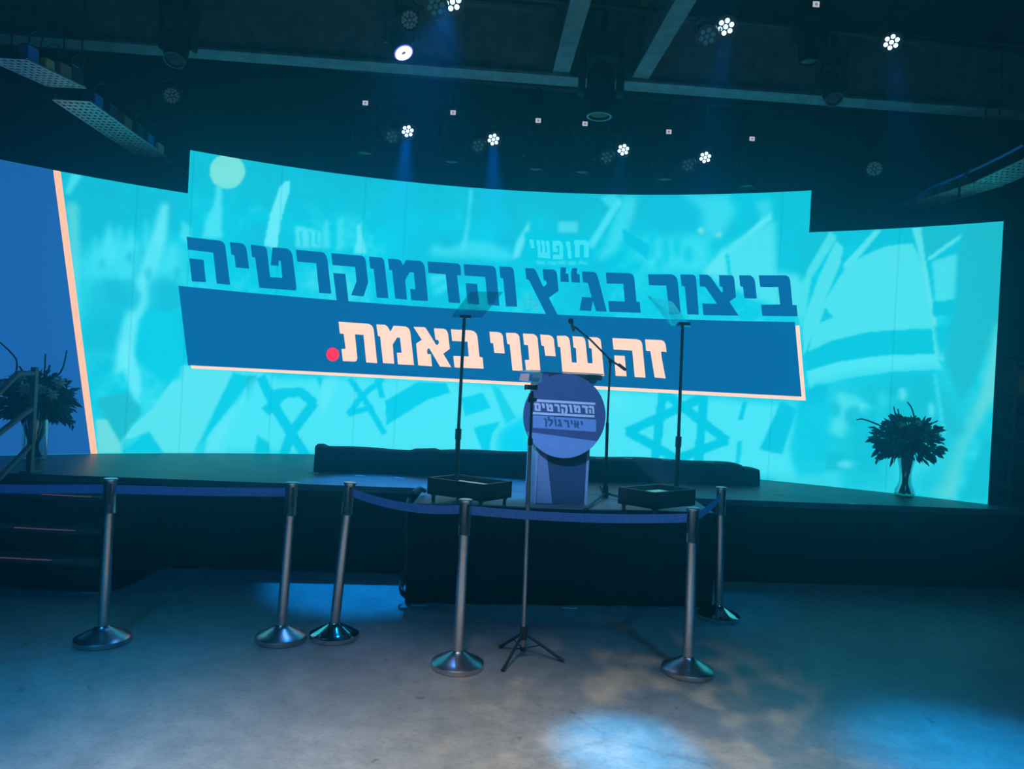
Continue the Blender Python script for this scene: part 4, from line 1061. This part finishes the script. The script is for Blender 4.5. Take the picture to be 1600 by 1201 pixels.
p1, p2, p3, p4 = knee, on_y(826, 752, TY), on_y(828.5, 690, TY), on_y(831.5, 611, TY)
LPOLE = mat('light_pole_metal', (.42, .42, .42), .35, .8)
bm = B(); cyl(bm, p1, p2, .0125); cyl(bm, p2, p3, .0105); obj('pole', bm, LPOLE, tp_, 'pale metal lower pole')
bm = B(); cyl(bm, p3, p4, .0085); cyl(bm, p3 - Vector((0, 0, .02)), p3 + Vector((0, 0, .02)), .015); obj('upper_pole', bm, BPLAST, tp_)
bm = B(); cyl(bm, on_y(829.5, 629, TY) , on_y(830.5, 614, TY), .02, .014); box(bm, on_y(835, 624, TY), (.03, .02, .02)); obj('knob', bm, BPLAST, tp_)
cA, cB = on_y(819.5, 604.5, TY), on_y(840, 605, TY); cc2 = (cA + cB) / 2
bm = B(); box(bm, cc2, ((cB - cA).length, .03, .028)); box(bm, cA + Vector((.006, -.022, 0)), (.012, .03, .03)); box(bm, cB + Vector((-.006, -.022, 0)), (.012, .03, .03)); cl = obj('phone_clamp', bm, BPLAST, tp_, bevel=.002)
bm = B(); box(bm, cA + Vector((.012, -.038, 0)), (.0035, .002, .022)); obj('clamp_pad', bm, TAPE, cl, 'white pad line')

# ------------------------------------------------------------------ cables at the left corner of the draped platform
bm = B()
cpts = [on_z(664, 767, ZS + .03), on_z(655, 763, ZS + .06), on_z(645, 770, ZS + .05), on_y(640, 778, 5.30), on_y(635, 797, 5.16), on_y(634, 830, 5.13), on_y(635, 880, 5.13), on_y(632, 905, 5.10), on_y(627, 917, 5.06), on_y(631, 927, 5.02), on_y(638, 931, 5.06)]
tube(bm, spline(cpts, 6), .016, 8)
tag(obj('cable', bm, BPLAST, origin=cpts[-1]), 'thick black cable looping over the left edge of the draped platform to the floor', 'cable')
bm = B()
cp2 = [on_y(628, 880, 5.20), on_y(626, 905, 5.16), on_y(624, 917, 5.08), on_y(628, 929, 5.02), on_y(637, 936, 5.03)]
tube(bm, spline(cp2, 6), .007, 8)
tag(obj('cable', bm, BPLAST, origin=cp2[-1]), 'thin black cable loop hanging above the floor at the platform\'s left corner', 'cable')

# ------------------------------------------------------------------ lamps overhead
LEDON = emit('led_on', (.42, .78, 1.0), 3.5); UNLITGLOW = emit('unlit_lens_glow', (.05, .30, .45), .16)  # unlit lenses get a weak glow in place of reflected light
LENS = mat('dull_lens', (.06, .07, .07), .55, scale=40); PLENS = mat('pale_lens', (.55, .62, .62), .3, scale=40); RIMM = mat('dark_metal_rim', (.16, .17, .18), .3, .8)
def yaw_y(Y0, x): return Y0 + .105 * x
def pipe(p, q, label, drops):
    bm = B(); th = thing('lighting_bar', label, 'lighting bar', (p + q) / 2)
    cyl(bm, p, q, .025, seg=14); obj('pipe', bm, BPLAST, th)
    for s in drops:
        c = p.lerp(q, s); bm = B(); cyl(bm, c, (c.x, c.y, ZC), .008, seg=8); obj('drop_rod', bm, BPLAST, th)
    return th
BZ = 4.66
pipe(Vector((-3.2, yaw_y(7.42, -3.2), BZ)), Vector((3.6, yaw_y(7.42, 3.6), BZ)), 'dark pipe over the stage that carries the row of numbered lamps', (.05, .35, .65, .95))
pipe(Vector((-4.5, yaw_y(5.72, -4.5), BZ)), Vector((4.8, yaw_y(5.72, 4.8), BZ)), 'dark pipe near the grey ceiling beam with the front lamps', (.05, .3, .7, .95))
def par(px, Y, bar_z, lit, label, r=.062, n=7, axis=None, aim=None, col=BLUE, power=0, angle=30, group='round lamps over the stage', lens_m=None):
    p = on_y(*px, Y)
    th = thing('par_light', label, 'lamp', p, group)
    ax = Vector(axis) if axis else ((EYE - p).normalized() + Vector((0, 0, -.35)))
    ax.normalize()
    R_ = r * 1.35
    bm = B(); lathe(bm, [(0, -.20), (R_ * .55, -.20), (R_ * .95, -.13), (R_, -.02), (R_, .012), (R_ * .93, .012), (R_ * .93, -.004), (0, -.004)], p, ax, 28); obj('can', bm, BPLAST, th)
    q = frame_to(ax)
    spots_ = [(0, 0)] + [(r * .68 * math.cos(k * math.pi / 3 + .3), r * .68 * math.sin(k * math.pi / 3 + .3)) for k in range(6)]
    if n > 7: spots_ += [(r * 1.12 * math.cos(k * math.pi / 6), r * 1.12 * math.sin(k * math.pi / 6)) for k in range(12)]; rl_ = r * .22
    else: rl_ = r * .27
    if n > 7: spots_ = [(x * .82, y * .82) for x, y in spots_]
    for x, y in spots_:
        bm = B(); c = p + q @ Vector((x, y, 0)); lathe(bm, [(0, .006), (rl_ * .7, .004), (rl_, 0), (rl_, -.003), (0, -.003)], c, ax, 14)
        obj('led_lens', bm, LEDON if lit else (lens_m or UNLITGLOW), th, 'lit blue-white lens' if lit else None)
    # yoke and clamp up to its bar
    side = ax.cross(Vector((0, 0, 1))).normalized()
    c = p - ax * .08
    bm = B()
    tube(bm, [c + side * (R_ + .004), c + side * (R_ + .012) + Vector((0, 0, .10)), c + side * .03 + Vector((0, 0, .15)), c - side * .03 + Vector((0, 0, .15)), c - side * (R_ + .012) + Vector((0, 0, .10)), c - side * (R_ + .004)], .008, 8)
    tube(bm, [c + Vector((0, 0, .145)), Vector((c.x, c.y, bar_z))], .012, 8); obj('yoke', bm, BPLAST, th)
    if power:
        spot('lamp_beam', p + ax * .03, aim, col, power, angle, .7, .05, th)
    return th
labs = ['leftmost', 'second from the left', 'second from the right', 'rightmost']
aims = [(-1.08, 5.75, ZS * .6), (-.12, 6.1, ZS), (.50, 6.0, ZS), (1.6, 6.0, ZS)]
pws = [1800, 1600, 250, 150]
for k, (px, dim) in enumerate((((637, 205), (612, 214)), ((771, 218), (747, 228)), ((974, 234), (948, 246)), ((1102, 246), (1075, 258)))):
    x = on_y(*px, 7.35).x; Y = yaw_y(7.32, x)
    par(px, Y, BZ, True, '%s lit blue-white lamp in the row of lamps over the stage' % labs[k].capitalize(), aim=aims[k], power=pws[k], angle=22, group='lit round lamps over the stage')
    par(dim, Y - .02, BZ, False, 'faint unlit seven-lens lamp beside the %s lit lamp over the stage' % labs[k], group='unlit round lamps over the stage')
def moving_head(px, Y, top_z, label, down=(0, 0, -1), sc=1.0, tagged=True, cat='moving head lamp', group='numbered moving head lamps over the stage', body=LAMPB, rim=LAMPB):
    """px is the middle of the base box front"""
    p = on_y(*px, Y)
    th = thing('moving_head_light', label, cat, p, group)
    w, dp, hb = .26 * sc, .2 * sc, .12 * sc
    bm = B(); box(bm, p + Vector((0, dp / 2, 0)), (w, dp, hb)); ba = obj('base', bm, body, th, bevel=.01)
    c = p + Vector((0, dp / 2, 0))
    bm = B(); cyl(bm, c + Vector((0, 0, hb / 2)), (c.x, c.y, top_z), .022, seg=12); obj('clamp', bm, body, th)
    for s in (-1, 1):
        bm = B(); a = c + Vector((s * w * .50, 0, -hb / 2)); box(bm, a + Vector((0, 0, -.12 * sc)), (.045 * sc, .1 * sc, .30 * sc)); obj('yoke_arm', bm, body, th, bevel=.012)
    bm = B(); cyl(bm, c + Vector((0, 0, -hb / 2 + .001)), c + Vector((0, 0, -hb / 2 - .03 * sc)), .09 * sc, seg=24); obj('pan_ring', bm, body, th)
    hc = c + Vector((0, 0, -hb / 2 - .22 * sc)); dn = Vector(down).normalized()
    bm = B(); lathe(bm, [(0, -.16 * sc), (.07 * sc, -.15 * sc), (.095 * sc, -.08 * sc), (.098 * sc, .10 * sc), (.085 * sc, .17 * sc), (.085 * sc, .19 * sc), (.078 * sc, .19 * sc), (.078 * sc, .175 * sc), (0, .175 * sc)], hc, dn, 32); hd = obj('head', bm, body, th)
    bm = B(); lathe(bm, [(.072 * sc, .188 * sc), (.086 * sc, .188 * sc), (.086 * sc, .196 * sc), (.072 * sc, .196 * sc), (.072 * sc, .188 * sc)], hc, dn, 36); obj('lens_rim', bm, rim, hd)
    bm = B(); lathe(bm, [(0, .192 * sc), (.04 * sc, .188 * sc), (.07 * sc, .178 * sc), (0, .1765 * sc)], hc, dn, 30); obj('lens', bm, LENS, hd)
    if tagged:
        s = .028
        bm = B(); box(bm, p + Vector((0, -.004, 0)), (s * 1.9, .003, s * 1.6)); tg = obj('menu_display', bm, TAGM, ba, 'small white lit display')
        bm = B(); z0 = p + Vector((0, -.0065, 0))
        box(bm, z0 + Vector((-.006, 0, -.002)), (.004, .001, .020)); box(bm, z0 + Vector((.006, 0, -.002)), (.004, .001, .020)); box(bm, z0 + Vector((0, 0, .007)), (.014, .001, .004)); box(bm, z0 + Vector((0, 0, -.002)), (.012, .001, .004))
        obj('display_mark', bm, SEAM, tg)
    return th
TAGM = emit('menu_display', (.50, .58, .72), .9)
names = ['leftmost', 'second from left', 'third from left', 'fourth from left', 'fifth from left', 'rightmost']
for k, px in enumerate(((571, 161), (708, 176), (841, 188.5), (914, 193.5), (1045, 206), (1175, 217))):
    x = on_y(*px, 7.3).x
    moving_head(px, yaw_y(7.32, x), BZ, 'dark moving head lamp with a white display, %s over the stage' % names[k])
# front lamps near the beam
par((707, 3), 5.62, ZC, True, 'lit blue-white lamp cut by the top edge of the photo, left of the sloping beams', .072, aim=tuple(on_z(300, 1180, 0)), power=110, angle=44, group='lit round lamps in front of the beam')
par((681, 10), 5.60, ZC, False, 'faint unlit lamp at the top edge beside the lit one', .072, group='unlit lamps in front of the beam')
par((1134, 42), 5.72, ZC, True, 'lit blue-white lamp right of the sloping beams', .068, aim=tuple(on_z(1010, 1166, 0)), power=160, angle=16, group='lit round lamps in front of the beam')
par((1105, 57), 5.70, ZC, False, 'faint unlit lamp just left of the lit lamp by the sloping beam', .068, group='unlit lamps in front of the beam')
par((1393, 66), 5.95, ZC, True, 'lit blue-white lamp farthest right near the ceiling', .064, aim=tuple(on_z(1540, 1195, 0)), power=160, angle=18, group='lit round lamps in front of the beam')
par((640, 31), 5.70, ZC, False, 'grey unlit many-lens lamp tilted above the glowing ring lamp', .06, n=19, lens_m=PLENS, axis=(.3, -.55, -.45), group='unlit lamps in front of the beam')
par((268, 149), 6.9, ZC, False, 'grey unlit many-lens lamp hanging below the left end of the beam', .062, n=19, lens_m=PLENS, axis=(.6, -1, -.35), group='unlit lamps under the beam')
par((1366, 264), 7.0, ZC, False, 'dim unlit many-lens lamp hanging above the right end of the screen', .06, n=19, lens_m=UNLITGLOW, group='unlit lamps under the beam')
# glowing ring lamp
rp = on_y(630, 81, 5.9)
rg_ = thing('ring_lamp', 'lamp with a glowing white ring and violet edge just above the beam', 'lamp', rp)
axr = Vector((.42, -.30, -.86)).normalized()
bm = B(); lathe(bm, [(0, -.2), (.06, -.19), (.088, -.1), (.092, 0), (.088, .01), (0, .008)], rp, axr, 32); obj('can', bm, BPLAST, rg_)
bm = B(); lathe(bm, [(.022, .012), (.066, .012), (.068, .016), (.02, .016), (.022, .012)], rp, axr, 40); obj('glowing_ring', bm, emit('ring_on', (.85, .85, 1.0), 9), rg_, 'glowing white ring')
bm = B(); lathe(bm, [(.068, .010), (.078, .010), (.078, .014), (.068, .014), (.068, .010)], rp, axr, 40); obj('violet_edge', bm, emit('violet_on', (.12, .1, 1.0), 2.5), rg_, 'violet glowing edge')
bm = B(); tube(bm, [rp - axr * .1 + Vector((-.11, 0, 0)), rp - axr * .1 + Vector((-.12, 0, .16)), rp - axr * .1 + Vector((0, 0, .22)), rp - axr * .1 + Vector((.12, 0, .16)), rp - axr * .1 + Vector((.11, 0, 0))], .011, 8)
tube(bm, [rp - axr * .1 + Vector((0, 0, .21)), rp - axr * .1 + Vector((0, 0, ZC - rp.z - .06))], .014, 8); obj('yoke', bm, RIMM, rg_)
spot('ring_beam', rp + axr * .03, on_z(620, 1010, 0), (.35, .4, 1.0), 20, 50, .9, .06, rg_)
# moving heads in front of the beam
GF = 'moving head lamps in front of the beam'
moving_head((945, 62), 5.85, ZC, 'big dark moving head lamp hanging over the beam between the two sloping beams', sc=1.22, tagged=False, group=GF, rim=RIMM)
moving_head((1308, 84), 6.05, ZC, 'dark moving head lamp hanging above the right part of the beam', down=(0, -.55, -1), sc=.85, tagged=False, group=GF, rim=RIMM)
moving_head((272, 8), 5.7, ZC, 'dark moving head lamp at the top edge above the left part of the beam', down=(.1, -.5, -1), sc=.95, tagged=False, group=GF, rim=RIMM)
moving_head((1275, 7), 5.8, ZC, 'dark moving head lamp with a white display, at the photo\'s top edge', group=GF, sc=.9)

# ------------------------------------------------------------------ cable trays with sockets
def tray(pa, pb_, w, label, outer=-1):
    pa, pb_ = Vector(pa), Vector(pb_); d = (pb_ - pa).normalized(); s = Vector((d.y, -d.x, 0)).normalized(); L = (pb_ - pa).length; up = s.cross(d)
    th = thing('cable_tray', label, 'cable tray', (pa + pb_) / 2)
    rot_ = Matrix((s, d, up)).transposed()
    bm = B(); n = int(L / .065)
    for i in range(n + 1): box(bm, pa + d * (L * i / n), (w, .034, .003), rot_)
    for k in range(7): box(bm, (pa + pb_) / 2 + s * (w * (k / 6 - .5)), (.022, L, .0035), rot_)
    obj('perforated_bed', bm, ZINC, th, smooth=False)
    for k in (-1, 1):
        fh = .06 if k == outer else .014
        bm = B(); box(bm, (pa + pb_) / 2 + s * (k * w / 2) + up * fh / 2, (.003, L, fh), rot_); obj('side_flange', bm, ZINC, th, smooth=False)
    for t_ in (.08, .92):
        bm = B(); c = pa.lerp(pb_, t_); cyl(bm, c, (c.x, c.y, ZC), .006, seg=8); obj('drop_rod', bm, BPLAST, th)
    return d, s, up, L
TX = -3.70
t1a, t1b = on_x(8, 92, TX), on_x(104, 136, TX)
t2a, t2b = on_x(112, 158, TX - .03), on_x(236, 244, TX - .03)
BX = [mat('box_dark', (.05, .05, .06), .5), mat('box_lit_blue', (.08, .22, .75), .45), mat('box_brown', (.34, .18, .16), .5), mat('box_pale', (.7, .72, .74), .5), mat('box_ochre', (.62, .46, .2), .5)]  # the blue is brightened to carry the blue lamp light
BXN = ['black', 'blue', 'brown', 'pale grey', 'ochre']
def sockets(pa, pb_, w, specs, where):
    pa, pb_ = Vector(pa), Vector(pb_); d = (pb_ - pa).normalized(); s = Vector((d.y, -d.x, 0)).normalized(); up = s.cross(d); rot_ = Matrix((s, d, up)).transposed()
    for t_, off, sz, ci, lb in specs:
        c = pa.lerp(pb_, t_) + s * off + up * (.004 + sz[2] / 2)
        th = thing('power_box', lb, 'electrical box', c - up * sz[2] / 2, 'boxes on the %s cable tray' % where)
        bm = B(); box(bm, c, sz, rot_); obj('housing', bm, BX[ci], th, bevel=.006)
        bm = B(); box(bm, c + up * (sz[2] / 2 + .006) , (sz[0] * .6, sz[1] * .6, .012), rot_); obj('lid', bm, BX[0] if ci else BX[3], th)
        bm = B(); e = c + up * sz[2] / 2
        tube(bm, spline([e, e + up * .10 + d * .03, e + up * .12 + d * .10 + s * .04, pa.lerp(pb_, min(1, t_ + .1)) + s * off + up * .03], 5), .006, 6); obj('lead', bm, BPLAST, th)
w_t = .30
tray(t1a, t1b, w_t, 'perforated metal cable tray nearest the camera at the upper left')
tray(t2a, t2b, w_t, 'pale perforated metal cable tray at the upper left, farther one')
sockets(t1a, t1b, w_t, [(.15, .10, (.07, .12, .12), 1, 'blue box at the near end of the upper left cable tray'), (.42, .10, (.07, .10, .09), 4, 'ochre box on the near cable tray at the upper left'), (.68, .10, (.08, .14, .11), 2, 'brown box with a pale lid on the near cable tray at upper left'), (.9, .10, (.08, .14, .13), 0, 'black box at the far end of the near upper left cable tray')], 'near left')
sockets(t2a, t2b, w_t, [(.12, .09, (.08, .12, .12), 1, 'blue box at the near end of the farther left cable tray'), (.30, .09, (.08, .13, .12), 0, 'black box second along the farther left cable tray'), (.48, .09, (.08, .13, .12), 2, 'brown box in the middle of the farther left cable tray'), (.64, .09, (.08, .14, .13), 0, 'black box just past the middle of the farther left cable tray'), (.80, .09, (.08, .12, .12), 1, 'blue box near the far end of the farther left cable tray'), (.95, .09, (.08, .12, .10), 3, 'pale grey box at the far end of the farther left cable tray')], 'far left')
bm = B(); e = t2b
tube(bm, spline([t2b + Vector((.05, -.2, .03)), t2b + Vector((.05, .1, .05)), t2b + Vector((.1, .35, -.02)), t2b + Vector((.06, .5, .03)), t2b + Vector((.16, .6, -.03)), t2b + Vector((.2, .65, -.16))], 6), .016, 8)
tag(obj('cable_bundle', bm, BX[1], origin=t2b), 'blue cable bundle spilling off the far end of the left cable tray', 'cable')
RX2 = 4.12
q1a, q1b = on_x(1600, 262, RX2), on_x(1548, 286, RX2)
q2a, q2b = on_x(1545, 288, RX2), on_x(1425, 326, RX2)
tray(on_x(1660, 236, RX2), q1b, .26, 'perforated metal cable tray at the upper right edge of the photo', 1)
tray(q2a, q2b, .26, 'teal-lit metal cable tray at the upper right above the screen end', 1)
sockets(q2a, q2b, .26, [(.15, -.08, (.08, .12, .09), 0, 'black box at the near end of the upper right cable tray'), (.42, -.08, (.08, .14, .09), 0, 'black box in the middle of the upper right cable tray'), (.70, -.08, (.08, .14, .10), 2, 'brown box toward the far end of the upper right cable tray')], 'right')
bm = B()
P_ = [on_x(1600, 226, RX2 - .12), on_x(1560, 247, RX2 - .12), on_x(1500, 275, RX2 - .12), on_x(1455, 293, RX2 - .12), on_x(1425, 313, RX2 - .12), on_x(1385, 327, RX2 - .12)]
tube(bm, spline(P_, 8), .013, 8); tag(obj('cable_bundle', bm, BX[1], origin=P_[2]), 'blue cable running along the top of the right cable tray', 'cable')
bm = B(); P2_ = [on_x(1519, 262, RX2 - .13), on_x(1502, 280, RX2 - .14), on_x(1499, 296, RX2 - .14), on_x(1500, 309, RX2 - .14)]
tube(bm, spline(P2_, 6), .010, 8); tag(obj('cable', bm, BPLAST, origin=P2_[0]), 'black cable end hanging down from the right cable tray', 'cable')

# ------------------------------------------------------------------ rack and rail at the right edge
rkp = on_y(1590, 690, 6.9)
rk = thing('equipment_rack', 'dark rack with equipment at the right edge of the photo, beyond the screen', 'rack', (rkp.x + .3, 7.0, ZS))
RKM = mat('rack_frame', (.32, .32, .30), .5)
zt3 = on_y(1590, 566, 6.9).z; zb3 = rkp.z; x0_ = on_y(1588, 600, 6.9).x
for xx in (x0_, x0_ + .6):
    bm = B(); box(bm, (xx, 6.92, (zt3 + ZS) / 2), (.03, .03, zt3 - ZS)); obj('upright', bm, RKM, rk)
for zz_ in (ZS + .12, zb3, (zb3 + zt3) / 2 + .05, zt3):
    bm = B(); box(bm, (x0_ + .3, 7.05, zz_), (.62, .3, .02)); obj('shelf', bm, RKM, rk)
for z_, m_, lb_, hh in ((zb3 + .02, BX[0], 'dark equipment case on the lower shelf of the right-edge rack', .24), ((zb3 + zt3) / 2 + .065, BX[4], 'ochre box on the upper shelf of the right-edge rack', .24)):
    bm = B(); box(bm, (x0_ + .24, 7.04, z_ + hh / 2), (.38, .22, hh)); o3 = tag(obj('equipment_case', bm, m_, origin=(x0_ + .24, 7.04, z_), bevel=.008), lb_, 'box', None)
bm = B(); ra, rb = on_y(1556, 557, 7.1), on_y(1600, 559, 7.1)
rb = ra + (rb - ra) * ((XR - ra.x) / (rb.x - ra.x))
tube(bm, [ra, rb], .022, 10)
tag(obj('wall_rail', bm, GREYM, origin=ra), 'grey horizontal rail running from behind the screen\'s right edge to the wall', 'rail')
